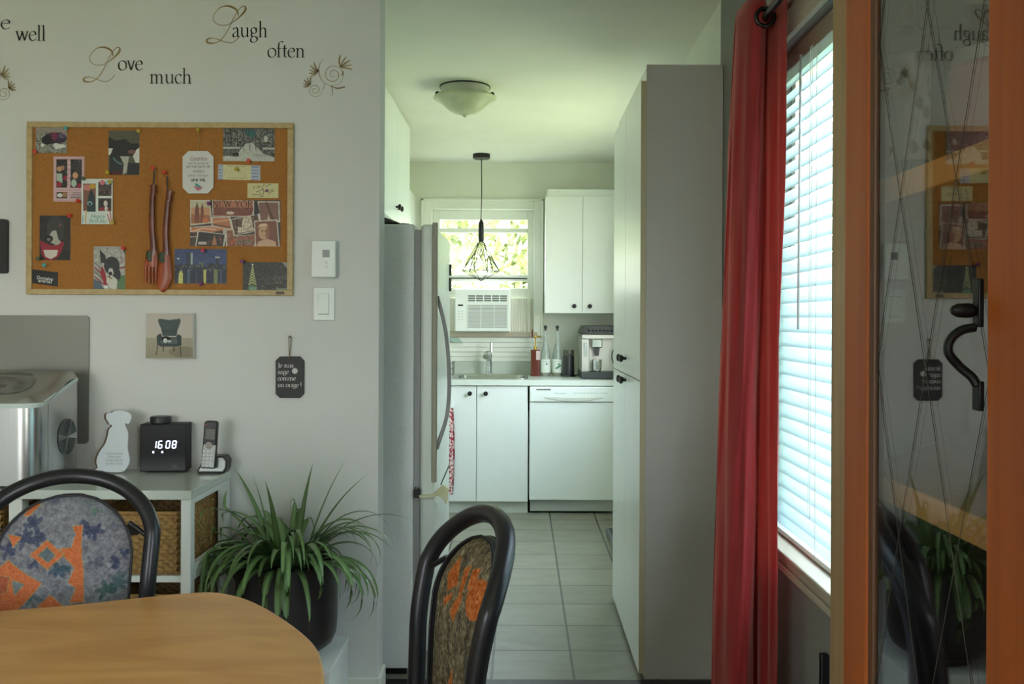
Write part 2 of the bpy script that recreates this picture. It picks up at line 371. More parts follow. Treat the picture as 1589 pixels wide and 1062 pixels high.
# ---------------------------------------------------------------- room shell
def wall_cells(a0, a1, z0, z1, holes):
    A = sorted({a0, a1, *[h[0] for h in holes], *[h[1] for h in holes]}); Z = sorted({z0, z1, *[h[2] for h in holes], *[h[3] for h in holes]})
    for i in range(len(A) - 1):
        for j in range(len(Z) - 1):
            m = ((A[i] + A[i + 1]) / 2, (Z[j] + Z[j + 1]) / 2)
            if not any(h[0] < m[0] < h[1] and h[2] < m[1] < h[3] for h in holes): yield A[i], A[i + 1], Z[j], Z[j + 1]
def wallX(name, x0, x1, y0, y1, holes, m):
    mb = MB()
    for a, b_, c, d in wall_cells(y0, y1, 0, CEIL, holes): mb.box(x0, x1, a, b_, c, d)
    return struct(name, mb, m)
def wallY(name, y0, y1, x0, x1, holes, m):
    mb = MB()
    for a, b_, c, d in wall_cells(x0, x1, 0, CEIL, holes): mb.box(a, b_, y0, y1, c, d)
    return struct(name, mb, m)
YJ = 3.475
WX0, WX1, WZ0, WZ1 = -.676, .098, 1.214, 2.165
struct('floor', MB().box(-3.2, XR + .16, 3.38, YB + .16, -.1, 0), mt)
struct('floor', MB().box(-3.2, XR + .16, -2.4, 3.38, -.1, -.002), M_LAM)
struct('ceiling', MB().box(-3.2, XR + .16, -2.4, YB + .16, CEIL, CEIL + .12), M_CEIL)
W2 = (1.25, 2.90, .69, 2.10)
wallX('wall_right', XR, XR + .16, -2.4, YJ, [W2, (-1.6, -.1, .6, 2.1)], M_GREY)  # second opening is unseen, added behind the camera to light the dining room
wallX('wall_right_kitchen', XR, XR + .16, YJ, YB + .16, [(4.7, 5.95, 1.0, 2.2)], M_WALLK)  # unseen opening added and sized to brighten the kitchen
wallY('wall_back', YB, YB + .16, -3.2, XR, [(WX0, WX1, WZ0, WZ1)], M_WALLK)
wallY('wall_left', YP, YP + .12, -3.2, -.485, [], M_WALL)
wallX('wall_left_kitchen', XK - .12, XK, YP + .12, YB, [], M_WALLK)
wallX('wall_left_dining', -3.2, -3.08, -2.4, YP, [], M_WALL)
wallY('wall_rear', -2.4, -2.28, -3.08, XR, [(-2.6, -1.3, .8, 2.1)], M_WALL)  # unseen opening added behind the camera to light the dining side
mb = MB().box(-1.9, -.482, YP - .014, YP, 0, .1).box(-.485, -.473, YP - .014, YP + .12, 0, .1)
struct('baseboard_left', mb, M_TRIM, bevel=.004)
struct('baseboard_right', MB().box(XR - .014, XR, 1.3, 3.41, 0, .1), M_TRIM, bevel=.004)
struct('trim_1', MB().box(-.485, .74, 3.35, 3.40, -.002, .004), M_DK)

# kitchen window (window_1): casing, sashes, panes
Z_ = lambda v, Y=YB: H + (CV - v) / F * Y
X_ = lambda u, Y=YB: (u - CU) / F * Y
w1 = thing('window_1', None, None, (-.29, YB, 1.2)); w1['kind'] = 'structure'
mb = MB(); o0, o1, ot, ob = -.757, .17, 2.245, 1.205
mb.box(o0, WX0, YB - .022, YB, ob, ot).box(WX1, o1, YB - .022, YB, ob, ot).box(WX0, WX1, YB - .022, YB, WZ1, ot)
mb.box(o0, o0 + .02, YB - .034, YB - .022, ob, ot).box(o1 - .02, o1, YB - .034, YB - .022, ob, ot).box(o0, o1, YB - .034, YB - .022, ot - .02, ot)
struct('window_frame', mb, M_TRIM, w1, bevel=.004)
struct('window_sill', MB().box(WX0 - .03, WX1 + .03, YB - .03, YB + .14, WZ0 - .018, WZ0 + .022), M_BEIGE, w1, bevel=.004)
gx0, gx1 = -.623, .049
mb = MB()
mb.box(WX0, gx0, YB + .06, YB + .10, WZ0, WZ1).box(gx1, WX1, YB + .06, YB + .10, WZ0, WZ1)
for a, b_ in ((2.093, WZ1), (1.994, 2.028), (1.622, 1.672), (1.49, 1.568)): mb.box(gx0, gx1, YB + .062, YB + .098, a, b_)
struct('sash', mb, M_TRIM, w1, bevel=.003)
struct('sash_gasket', MB().box(gx0, gx1, YB + .055, YB + .062, 1.640, 1.648), M_DK, w1)
struct('pane', MB().box(gx0, gx1, YB + .078, YB + .082, 1.568, 2.093), M_GLASS, w1)
# window_2 beside the curtain
w2 = thing('window_2', None, None, (XR, 2.2, .7)); w2['kind'] = 'structure'
mb = MB(); a, b_, c, d = W2
mb.box(XR - .02, XR, a - .07, b_ + .07, c - .055, c).box(XR - .02, XR, a - .07, b_ + .07, d, d + .10).box(XR - .02, XR, a - .07, a, c, d).box(XR - .02, XR, b_, b_ + .07, c, d)
mb.box(XR - .032, XR - .02, a - .07, b_ + .07, d + .078, d + .10).box(XR - .028, XR - .02, a - .07, b_ + .07, c - .055, c - .035).box(XR - .03, XR + .11, a, b_, c - .012, c + .001)
struct('window_frame', mb, M_BEIGE, w2, bevel=.004)
mb = MB().box(XR + .10, XR + .14, a, b_, c, c + .04).box(XR + .10, XR + .14, a, b_, d - .04, d).box(XR + .10, XR + .14, a, a + .04, c, d).box(XR + .10, XR + .14, b_ - .04, b_, c, d).box(XR + .10, XR + .14, 2.16, 2.20, c, d)
struct('sash', mb, M_TRIM, w2)
struct('pane', MB().box(XR + .118, XR + .122, a + .03, b_ - .03, c + .03, d - .03), M_GLASS, w2)
# outside
lawn = MB().box(-40, 60, -30, 70, -.75, -.65).build('lawn', M_GRASS); setp(lawn, 'green lawn outside the windows', 'lawn', kind='structure')
def tree(x, y, h, r, seed, label, n=5200, trunk=True, zc=.62, m=None):
    g = np.random.default_rng(seed); t = thing('leafy_tree', label, 'tree', (x, y, -.65), group='trees outside the kitchen window')
    MB().tube([(0, 0, 0), (.1, 0, h * .4), (-.05, .1, h * .7)], [h * .03, h * .022, h * .01]).build('trunk', M_BARK, t, smooth=True)
    mb = MB(); cl = g.normal(size=(14, 3)) * r * .5
    for i in range(n):
        c = cl[g.integers(14)] * (1, 1, .9) + g.normal(size=3) * r * .26; c[2] += h * zc
        a = g.normal(size=3); a /= np.linalg.norm(a); b = np.cross(a, g.normal(size=3)); b /= np.linalg.norm(b); s = g.uniform(.06, .13)
        mb.add([c - a * s, c + b * s * .45, c + a * s, c - b * s * .45], [(0, 1, 2, 3)])
    mb.build('foliage', m or M_LEAFT, t, recalc=False); return t
tree(-2.2, 15, 6.0, 1.7, 1, 'leafy tree outside, leftmost through the kitchen window')
tree(.35, 12.4, 4.6, 1.05, 2, 'leafy tree low on the right through the kitchen window', n=4200)
tree(-.6, 22, 8.5, 2.4, 3, 'tall tree behind the others outside the kitchen window')
cs = thing('conical_shrub', 'dark conical shrub seen between the blind slats', 'shrub', (1.66, 5.1, -.65))
mb = MB(); g = np.random.default_rng(9)
for i in range(2600):
    z = g.uniform(0, 1) ** 1.2; rr = .30 * (1 - z) ** .7 * math.sqrt(g.uniform(.3, 1)); a = g.uniform(0, 2 * PI); c = np.array([rr * math.cos(a), rr * math.sin(a), .08 + z * 1.36])
    d = g.normal(size=3) * .02 + np.array([0, 0, .035]); e = np.cross(d, g.normal(size=3)); e = e / np.linalg.norm(e) * .012; mb.add([c - d, c + e, c + d, c - e], [(0, 1, 2, 3)])
mb.build('foliage', mat('shrub_leaf', (58, 76, 40), .7, var=.3), cs, recalc=False); MB().tube([(0, 0, 0), (0, 0, .6)], .02).build('stem', M_BARK, cs)
nh = thing('neighbour_house', 'pale teal clad house next door, behind the blind', 'house', (9.0, 14, -.65))
mb = MB().box(9.0, 15, 2, 26, -.65, 3.9)
for k in range(22): mb.box(8.97, 9.0, 2, 26, -.6 + k * .2, -.6 + k * .2 + .18)
mb.build('wall', mat('teal_siding', (190, 206, 200), .7), nh, world=True)
MB().prism([(8.7, 3.9), (15.2, 3.9), (12, 5.6)], 1.8, 26.2, 'y').build('roof', mat('roof_shingle', (110, 104, 100), .9), nh, world=True)

# ---------------------------------------------------------------- kitchen
def knob(parent, x, y, z, ax='y', name='knob', r=.016):
    mb = MB(); pr = [(.006, 0), (.006, .012), (r * .8, .016), (r, .022), (r * .9, .028), (r * .3, .031)]
    if ax == 'y': mb.lathe([(a, -b) for a, b in pr], (x, y, z), 16, 'y')
    elif ax == '-x': mb.lathe([(a, -b) for a, b in pr], (x, y, z), 16, 'x')
    else: mb.lathe(pr, (x, y, z), 16, 'x')
    return mb.build(name, M_DK, parent, world=True, smooth='auto')
YC = 6.32
# sink cabinet
t = thing('base_cabinet', 'white two-door sink cabinet under the kitchen window', 'cabinet', (-.3, YC, 0))
MB().box(-.70, .055, YC + .04, YB - .02, .08, .70).build('body', M_CAB, t, world=True)
MB().box(-.70, .052, YC + .05, YC + .07, 0, .08).build('toe_kick', mat('toe_kick', (190, 194, 186), .5), t, world=True)
for (a, b_, kx) in ((-.69, -.301, -.345), (-.297, .05, -.236)):
    d = MB().box(a, b_, YC + .018, YC + .038, .083, .872).build('door', M_CAB, t, world=True, bevel=.002)
    mb = MB().lathe([(.006, 0), (.006, -.012), (.013, -.016), (.016, -.022), (.014, -.028), (.005, -.031)], (kx, YC + .018, .822), 16, 'y')
    k = mb.build('knob', M_DK, d, smooth='auto'); k.matrix_parent_inverse = Matrix.Translation((-t.location[0], -t.location[1], -t.location[2]))
# dishwasher
t = thing('dishwasher', 'white dishwasher beside the sink cabinet', 'dishwasher', (.36, YC, 0))
x0, x1 = .063, .665
MB().box(x0 + .01, x1, YC + .05, YB - .02, .09, .87).build('body', M_WPL, t, world=True)
MB().box(x0, x1, YC + .015, YC + .05, .095, .765).build('door', M_WPL, t, world=True, bevel=.004)
cp = MB().box(x0, x1, YC + .0, YC + .05, .768, .872).build('control_panel', M_WPL, t, world=True, bevel=.006)
mb = MB()
for k in range(14): mb.box(x0 + .047 + k * .007, x0 + .051 + k * .007, YC - .002, YC + .004, .846, .856)
mb.build('vent', M_BLK, t, world=True)
mb = MB(); xc = (x0 + x1) / 2
pts = [(xc - .2, .795), (xc - .1, .776), (xc, .770), (xc + .1, .776), (xc + .2, .795), (xc + .2, .802), (xc, .797), (xc - .2, .802)]
mb.prism(pts, YC - .006, YC + .01); mb.build('handle', mat('dw_handle', (198, 200, 190), .4), t, world=True, bevel=.003)
mb = MB()
mfp = mat('faint_print', (186, 192, 186), .5)
for k in range(5): MB().box(x0 + .17 + k * .017, x0 + .18 + k * .017, YC - .0015, YC, .822, .830).build('button', mfp, t, world=True)
for k in range(11): MB().box(x0 + .30 + k * .022, x0 + .312 + k * .022, YC - .0015, YC, .826, .832).build('button', mfp, t, world=True)
MB().lathe([(.011, -.004), (.011, 0)], (x1 - .02, YC, .838), 16, 'y').build('indicator', mat('ind_green', (96, 170, 130), .5), t, world=True)
MB().box(x0 + .006, x1, YC + .045, YC + .06, .015, .092).build('kick_plate', mat('kickplate', (168, 172, 166), .5), t, world=True)
# counter with sink cut-out
t = thing('kitchen_worktop', 'pale stone worktop with backsplash under the window', 'worktop', (-.15, YC, .88))
mst = mat('pale_stone', (206, 212, 204), .3, var=.06, nscale=90)
sx0, sx1, sy0, sy1 = -.455, .035, 6.42, 6.88
mb = MB().box(-1.045, sx0, YC, YB - .001, .878, .915).box(sx1, .74, YC, YB - .001, .878, .915).box(sx0, sx1, YC, sy0, .878, .915).box(sx0, sx1, sy1, YB - .001, .878, .915)
mb.build('slab', mst, t, world=True)
MB().box(-1.045, .21, YB - .02, YB - .001, .915, 1.008).build('backsplash', mat('splash_stone', (184, 192, 182), .4, var=.08, nscale=120), t, world=True, bevel=.003)
# tongue-and-groove boards
mb = MB()
for k in range(5): mb.box(-.757, .17, YB - .012, YB - .001, 1.01 + k * .0365, 1.01 + (k + 1) * .0365 - .003)
o = mb.build('trim_2', M_TRIM, bevel=.002); o['kind'] = 'structure'
# sink
t = thing('kitchen_sink', 'stainless steel drop-in sink in the worktop', 'sink', (-.21, 6.65, .915))
mb = MB(); R_ = lambda i, z, r_: [(x, y, z) for x, y in rrect(sx0 - .02 + i, sx1 + .02 - i, sy0 - .02 + i, sy1 + .02 - i, r_, 6)]
rings = [R_(0, .916, .06), R_(.002, .921, .06), R_(.026, .921, .05), R_(.032, .912, .05), R_(.045, .76, .06), R_(.10, .745, .06)]
k = len(rings[0]); vs = [q for rg in rings for q in rg]
mb.add(vs, [(i * k + j, i * k + (j + 1) % k, (i + 1) * k + (j + 1) % k, (i + 1) * k + j) for i in range(5) for j in range(k)] + [tuple(range(5 * k, 6 * k))])
mb.build('basin', M_STEEL, t, world=True, smooth='auto', recalc=False)
MB().lathe([(.04, .0), (.04, .004), (.02, .006)], (-.21, 6.65, .7455), 20).build('drain', M_CHR, t, world=True)
# faucet
t = thing('faucet', 'chrome single-lever faucet behind the sink', 'faucet', (-.235, 6.91, .915))
MB().lathe([(.03, 0), (.03, .008), (.022, .014), (.021, .12), (.024, .15), (.018, .17)], (0, 0, 0), 20).build('body', M_CHR, t, smooth='auto')
MB().tube([(0, -.005, .11), (0, -.07, .165), (-.012, -.16, .165), (-.02, -.2, .14)], [.016, .017, .018, .02], 14).build('spout', M_CHR, t, smooth='auto')
MB().box(.004, .024, -.01, .012, .165, .245).build('lever', M_CHR, t, bevel=.005)
# window AC
t = thing('air_conditioner', 'white window air conditioner below the sash', 'air conditioner', (-.29, 6.9, 1.23))
ax0, ax1, az0, az1, ay = X_(706, 6.9), X_(792, 6.9), Z_(515, 6.9), Z_(449, 6.9), 6.90
MB().box(ax0, ax1, ay, YB + .3, az0, az1).build('housing', M_WPL, t, world=True, bevel=.008)
mb = MB(); fx0, fx1 = X_(725.5, 6.9), X_(787.5, 6.9)
for (a, b_, n_) in ((474, 510, 17),):
    za, zb = Z_(b_, 6.9), Z_(a, 6.9)
    for k in range(n_): mb.box(fx0, fx1, ay - .004, ay + .001, za + (zb - za) * k / n_, za + (zb - za) * (k + .5) / n_)
    for k in range(4): mb.box(fx0 + (fx1 - fx0) * k / 3 - .002, fx0 + (fx1 - fx0) * k / 3 + .002, ay - .006, ay + .001, za, zb)
mb.build('intake_grille', M_WPL, t, world=True)
MB().box(fx0, fx1, ay - .0012, ay - .0002, Z_(510, 6.9), Z_(474, 6.9)).build('filter', mat('ac_filter', (120, 124, 122), .8), t, world=True)
mb = MB(); za, zb = Z_(468.5, 6.9), Z_(458, 6.9)
MB().box(fx0, fx1, ay - .0012, ay - .0002, za, zb).build('air_outlet', mat('ac_dark', (110, 114, 110), .8), t, world=True)
for k in range(6): mb.box(fx0 + (fx1 - fx0) * k / 5 - .004, fx0 + (fx1 - fx0) * k / 5 + .004, ay - .006, ay, za, zb)
for k in range(4): mb.box(fx0, fx1, ay - .005, ay, za + (zb - za) * k / 3 - .003, za + (zb - za) * k / 3 + .002)
mb.build('louvre', M_WPL, t, world=True)
MB().box(X_(710.5, 6.9), X_(718.5, 6.9), ay - .002, ay, Z_(475.5, 6.9), Z_(473, 6.9)).build('display', M_BLK, t, world=True)
mb = MB()
for i in range(2):
    for j in range(4): MB().box(X_(711 + i * 5, 6.9), X_(713 + i * 5, 6.9), ay - .0015, ay, Z_(484 + j * 4.4, 6.9), Z_(483 + j * 4.4, 6.9)).build('button', mat('ac_print', (150, 160, 155), .5), t, world=True)
mb = MB()
for (a, b_) in ((WX0, ax0), (ax1, WX1)):
    mb = MB().box(a, b_, YB + .04, YB + .045, WZ0, 1.49)
    if a > WX0: mb.box(WX1 - .045, WX1 - .03, YB + .01, YB + .03, WZ0 + .01, 1.48)
    n_ = max(4, int((b_ - a) / .008))
    mb.grid(lambda s, q, a=a, b_=b_: (a + (b_ - a) * s, YB + .03 + .003 * math.sin(s * n_ * 3.14), WZ0 + (1.49 - WZ0) * q), n_ * 3, 2)
    mb.build('side_curtain', mat('accordion', (224, 222, 210), .6), t, world=True)
# upper cabinet right
t = thing('wall_cabinet', 'white two-door wall cabinet right of the kitchen window', 'cabinet', (.45, 6.72, 1.37))
ux0 = X_(846, 6.7); yz = 6.70
MB().box(ux0, .742, yz + .02, YB - .001, Z_(486, yz), Z_(304, yz)).build('body', M_CAB, t, world=True)
MB().box(ux0 + .015, .742, yz + .02, YB - .001, Z_(304, yz), Z_(293, yz)).build('cornice', M_CAB, t, world=True)
us = X_(903.5, yz)
for a, b_, kx in ((ux0, us - .001, X_(891, yz)), (us + .001, .742, X_(915, yz))):
    d = MB().box(a, b_, yz, yz + .019, Z_(486, yz), Z_(304.5, yz)).build('door', M_CAB, t, world=True, bevel=.002)
    k = MB().lathe([(.006, 0), (.006, -.012), (.013, -.016), (.016, -.022), (.014, -.028), (.005, -.031)], (kx, yz, Z_(475, yz)), 16, 'y').build('knob', M_DK, d, smooth='auto')
    k.matrix_parent_inverse = Matrix.Translation(-t.location)
# left upper cabinets over the fridge
t = thing('wall_cabinet', 'white wall cabinet reaching the ceiling above the fridge', 'cabinet', (-.7, 4.6, 1.86))
MB().box(XK + .001, -.708, 3.30, 5.70, 1.86, CEIL - .001).build('body', M_CAB, t, world=True)
for a, b_, ky in ((3.30, 4.18, None), (4.183, 5.12, 5.07), (5.123, 5.70, 5.17)):
    d = MB().box(-.706, -.686, a, b_, 1.858, CEIL - .02).build('door', M_CAB, t, world=True, bevel=.002)
    if ky:
        k = MB().lathe([(.006, 0), (.006, .012), (.013, .016), (.016, .022), (.014, .028), (.005, .031)], (-.686, ky, 1.94), 16, 'x').build('knob', M_DK, d, smooth='auto')
        k.matrix_parent_inverse = Matrix.Translation(-t.location)
t = thing('wall_cabinet', 'narrow white cabinet side at the back left corner beside the window', 'cabinet', (-.85, 6.4, 1.3))
MB().box(XK + .001, -.80, 5.75, YB - .001, 1.4, 2.26).build('body', M_CAB, t, world=True, bevel=.003)
# fridge
t = thing('refrigerator', 'tall white refrigerator seen from its textured side', 'refrigerator', (-.7, 3.42, 0))
FY0, FY1, FZ = 3.43, 4.17, 1.676
MB().box(XK + .02, -.395, FY0, FY1, .03, FZ).build('cabinet_body', M_FRIDGE, t, world=True, bevel=.006)
mb = MB().box(-.394, -.372, FY0 + .01, FY1 - .01, .05, FZ - .02); mb.build('gasket', M_GASK, t, world=True)
d = MB().box(-.371, -.318, FY0, FY1, .09, FZ).build('door', M_FRG2, t, world=True, bevel=.014, seg=4)
mbx = MB().box(-.328, -.308, FY0 - .004, FY0 + .012, .72, FZ + .006); k = mbx.build('edge_trim', mat('fridge_trim', (150, 146, 128), .45), d, bevel=.004); k.matrix_parent_inverse = Matrix.Translation(-t.location)
hp = [(-.312, FY0 + .03, 1.41), (-.298, FY0 + .03, 1.36), (-.28, FY0 + .03, 1.28), (-.268, FY0 + .03, 1.16), (-.266, FY0 + .03, 1.05), (-.275, FY0 + .03, .96), (-.296, FY0 + .03, .89), (-.312, FY0 + .03, .84)]
k = MB().tube(cr_(hp, 4), .0075, 10).build('handle', M_GASK, d, smooth=True); k.matrix_parent_inverse = Matrix.Translation(-t.location)
MB().box(XK + .06, -.42, FY0 + .03, FY1 - .03, 0, .035).build('base', M_DK, t, world=True)
for k in range(2):
    o = MB().box(-.318, -.310, FY1 - .05 - .01 * k, FY1 - .02, 1.52 - k * .07, 1.57 - k * .06).build('fridge_magnet', mat('magnet', (70, 58, 40), .6)); setp(o, ['dark square magnet high on the fridge door', 'small dark magnet below the square one on the fridge door'][k], 'magnet')
# black folded bag on the fridge
mb = MB(); g = np.random.default_rng(4)
mb.grid(lambda a, b_: (-.98 + a * .56, 3.47 + b_ * .42, FZ + .002 + (.075 * max(0, 1 - abs(a - .35) * 1.5) ** .6 * max(0, math.sin(b_ * PI)) ** .5 + .008 * math.sin(a * 23 + b_ * 9)) * (1 if 0 < a < 1 else 0)), 24, 14)
o = mb.build('folded_bag', mat('black_cloth', (26, 28, 26), .9), smooth=True); setp(o, 'black cloth bag lying flattened on top of the fridge', 'bag')
# latch on fridge
t = thing('fridge_latch', 'cream plastic latch strap clipped across the fridge door gap', 'latch', (-.36, 3.40, .70))
MB().box(-.392, -.366, FY0 - .016, FY0 - .001, .665, .695).box(-.388, -.384, FY0 - .014, FY0 - .004, .69, .706).box(-.378, -.372, FY0 - .014, FY0 - .004, .69, .702).build('bracket', M_BLK, t, world=True, bevel=.002)
mcr = mat('cream_plastic', (208, 206, 168), .45)
mb = MB(); pf = cr_([(-.372, .676), (-.345, .676), (-.318, .680), (-.300, .69), (-.286, .712)], 5)
mb.prism([(a, z) for a, z in pf] + [(a + .002, z - .010) for a, z in pf[::-1]], FY0 - .02, FY0 + .012)
mb.prism([(-.322, .676), (-.300, .672), (-.280, .655), (-.272, .64), (-.268, .645), (-.262, .70), (-.284, .714)], FY0 - .012, FY0 + .006)
mb.build('strap', mcr, t, world=True, bevel=.003)
MB().tube([(-.293, FY0, .712), (-.262, FY0, .784)], .0025, 8).build('pull_rod', mat('teal_grey', (104, 124, 112), .5), t, world=True)
# towel on hook
yt = 6.30
t = thing('tea_towel', 'red and white patterned tea towel hanging in front of the sink cabinet', 'tea towel', (X_(701, yt), yt, 0))
mtw = bpy.data.materials.new('patterned_towel'); mtw.use_nodes = True; q = mtw.node_tree; b = q.nodes['Principled BSDF']; vo = q.nodes.new('ShaderNodeTexVoronoi'); vo.inputs['Scale'].default_value = 60
rp = q.nodes.new('ShaderNodeValToRGB'); rp.color_ramp.interpolation = 'CONSTANT'; rp.color_ramp.elements[0].color = lin((208, 196, 190)) + (1,); rp.color_ramp.elements[1].position = .52; rp.color_ramp.elements[1].color = lin((150, 50, 58)) + (1,)
co = q.nodes.new('ShaderNodeTexCoord'); q.links.new(co.outputs['Object'], vo.inputs[0]); q.links.new(vo.outputs['Distance'], rp.inputs[0]); q.links.new(rp.outputs[0], b.inputs['Base Color']); b.inputs['Roughness'].default_value = .9
mb = MB(); tx = X_(700, yt)
mb.grid(lambda a, b_: (tx - .035 + a * (.05 + .012 * math.sin(b_ * 3)), yt - .01 + .016 * math.sin(a * 9) + (a * .02), Z_(632, yt) - b_ * .60), 14, 24); mb.build('cloth', mtw, t, world=True, smooth=True)
MB().box(tx - .012, tx + .016, yt + .006, YC + .018, Z_(632, yt) - .01, Z_(622, yt) + .01).build('hook', M_WPL, t, world=True, bevel=.004)
# pantry
t = thing('pantry_cabinet', 'tall white pantry cabinet with grey side panel', 'cabinet', (.6, 3.42, 0))
PY0, PY1 = 3.42, 4.39
MB().box(.462, .742, PY0 + .018, PY1, 0, 2.262).build('body', M_CAB, t, world=True)
MB().box(.461, .743, PY0, PY0 + .017, 0, 2.268).build('side_panel', M_GREYP, t, world=True, bevel=.001)
for (a, b_) in ((PY0, 3.908), (3.912, PY1)):
    for (z0, z1, kz) in ((.02, 1.096, 1.075), (1.101, 2.207, 1.165)):
        d = MB().box(.440, .4595, a + .001, b_ - .001, z0, z1).build('door', M_CAB, t, world=True, bevel=.0015)
        ky = 3.86 if a == PY0 else 3.96
        k = MB().lathe([(.006, 0), (.006, -.012), (.013, -.016), (.016, -.022), (.014, -.028), (.005, -.031)], (.440, ky, kz), 16, 'x').build('knob', M_DK, d, smooth='auto'); k.matrix_parent_inverse = Matrix.Translation(-t.location)
MB().box(.441, .4605, PY0 - .0015, PY0 + .0005, .02, 2.207).build('edge_band', M_EDGE, t, world=True)
# low tray on the floor
t = thing('floor_tray', 'low dark grey tray on the tiles behind the pantry', 'tray', (.62, 5.45, 0))
MB().box(.535, .73, 5.05, 5.72, 0, .045).build('tray', mat('tray_grey', (92, 100, 104), .4), t, world=True, bevel=.006); MB().box(.55, .715, 5.08, 5.69, .045, .05).build('mat', M_BLK, t, world=True)
# countertop things
def bottle(x, y, label, lab=True):
    t = thing('syrup_bottle', label, 'bottle', (x, y, .915), group=None)
    MB().lathe([(.034, 0), (.036, .01), (.036, .15), (.03, .175), (.014, .25), (.012, .32), (.014, .335)], n=24).build('glass', mat('bottle_glass', (214, 224, 218), .1, spec=.6, trans=.75), t, smooth='auto')
    MB().lathe([(.0305, .004), (.032, .03)], n=20).build('syrup', mat('syrup', (170, 140, 84), .3), t, smooth='auto')
    MB().lathe([(.0368, .028), (.0368, .125)], n=28).build('label', mat('bottle_label', (216, 222, 214), .6), t, smooth='auto')
    MB().lathe([(.007, .335), (.008, .35), (.013, .352), (.013, .362), (.006, .372)], n=14).build('cap', M_BLK, t, smooth='auto')
    return t
yb_ = 6.78
for u, lb, cc in ((846.5, 'clear syrup bottle left of its twin, white label with a blue mark', (40, 60, 80)), (865, 'clear syrup bottle right of its twin, white label with green leaves', (70, 110, 80))):
    t = bottle(X_(u, yb_), yb_, lb)
    MB().box(.004, .014, -.0385, -.0365, .085, .097).box(-.026, .024, -.0380, -.0365, .108, .1095).build('label_mark', mat('m%d' % cc[0], cc, .6), t)
    if cc[0] == 70: MB().prism([(-.02, .06), (0, .055), (.026, .075), (.03, .092), (.012, .085), (-.004, .07)], -.0392, -.0368).build('leaf_mark', mat('leafmark', (84, 130, 96), .6), t)
t = thing('soap_bottle', 'amber red soap bottle with gold pump beside the syrup bottles', 'soap bottle', (X_(831, yb_), yb_, .915))
MB().prism(rrect(-.034, .034, -.02, .02, .012), 0, .195, 'z').build('bottle', mat('amber', (98, 44, 32), .25), t, smooth='auto')
MB().prism(rrect(.004, .0345, -.021, .0, .004), .12, .185, 'z').build('label', mat('soap_label', (196, 176, 176), .5), t)
mg = mat('gold_metal', (176, 148, 70), .3, metal=.8)
MB().lathe([(.012, .195), (.012, .215), (.005, .22), (.005, .28), (.012, .285), (.012, .298)], n=14).tube([(0, 0, .292), (.03, -.01, .29), (.042, -.012, .282)], .005, 8).tube([(-.004, 0, .292), (-.014, 0, .296)], .004, 8).build('pump', mg, t, smooth='auto')
t = thing('cleaning_stick', 'slim white stick with a dark red tip leaning behind the soap bottle', 'stick', (X_(826, 6.95), 6.95, .915))
MB().tube([(0, 0, 0), (0, .01, .33)], .004, 8).build('shaft', M_WPL, t); MB().box(-.006, .006, .0, .012, .28, .335).build('tip', mat('dark_red', (110, 30, 24), .5), t)
t = thing('milk_frother', 'black cylindrical milk frother left of the coffee machine', 'milk frother', (X_(882.5, 6.74), 6.74, .915))
MB().lathe([(.050, 0), (.050, .012), (.043, .016), (.041, .15), (.039, .155)], n=28).build('jug', mat('frother_black', (42, 44, 48), .35), t, smooth='auto')
MB().lathe([(.038, .155), (.040, .165), (.040, .19), (.036, .196)], n=28).build('lid', mat('lid_smoke', (84, 86, 74), .3), t, smooth='auto')
MB().tube([(.045, -.01, .006), (.08, -.01, .02), (.10, .0, .045)], .004, 6).build('cord', M_BLK, t, smooth=True)
t = thing('coffee_machine', 'silver and black espresso machine on the worktop', 'coffee machine', (.57, 6.5, .915))
cy = 6.50; cx0, cx1 = X_(903, cy), X_(903, cy) + .26
zc = lambda v: Z_(v, cy)
msl = mat('machine_silver', (188, 186, 180), .35, metal=.4)
MB().box(cx0, cx1, cy + .06, cy + .40, zc(577), zc(522)).build('housing', msl, t, world=True, bevel=.006)
MB().prism([(cx0 - .004, zc(519)), (cx0 + .002, zc(512)), (cx0 + .018, zc(505)), (cx1, zc(505)), (cx1, zc(519))], cy + .01, cy + .40).build('top', M_BLK, t, world=True, bevel=.004)
MB().box(cx0 + .0, cx1, cy, cy + .1, zc(526), zc(519)).build('front_bar', msl, t, world=True, bevel=.006)
MB().box(cx0, cx0 + .052, cy + .01, cy + .07, zc(577), zc(526)).build('side_column', msl, t, world=True, bevel=.004)
mb = MB()
for k in range(7): MB().lathe([(.007, -.002), (.007, 0)], (cx0 + .05 + k * .026, cy + .012, zc(513)), 12, 'y').build('button', mat('btn', (70, 74, 72), .4), t, world=True)
MB().box(cx0 + .07, cx0 + .145, cy - .005, cy + .07, zc(540), zc(526)).build('brew_group', M_CHR, t, world=True, bevel=.008)
MB().prism([(cx0 + .092, zc(540)), (cx0 + .125, zc(540)), (cx0 + .118, zc(552)), (cx0 + .098, zc(552))], cy, cy + .04).build('spout', M_BLK, t, world=True)
MB().box(cx0 + .015, cx0 + .035, cy + .002, cy + .012, zc(553), zc(532)).build('water_gauge', M_CHR, t, world=True, bevel=.004)
MB().box(cx0 - .002, cx1, cy - .03, cy + .40, zc(587), zc(577)).build('drip_tray', mat('drip', (50, 56, 56), .4), t, world=True, bevel=.003)
MB().tube(cr_([(cx1 - .02, cy, zc(541)), (cx1 - .045, cy - .01, zc(545)), (cx1 - .05, cy - .01, zc(556)), (cx1 - .03, cy, zc(566))], 5), .004, 8).build('hose', M_BLK, t, world=True, smooth=True)
t = thing('steel_cup', 'small steel cup on the drip tray of the espresso machine', 'cup', (cx0 + .108, cy + .02, zc(577) + .001))
MB().lathe([(.028, 0), (.034, .03), (.034, .085), (.032, .085), (.031, .01)], n=24).build('cup_body', M_CHR, t, smooth='auto')
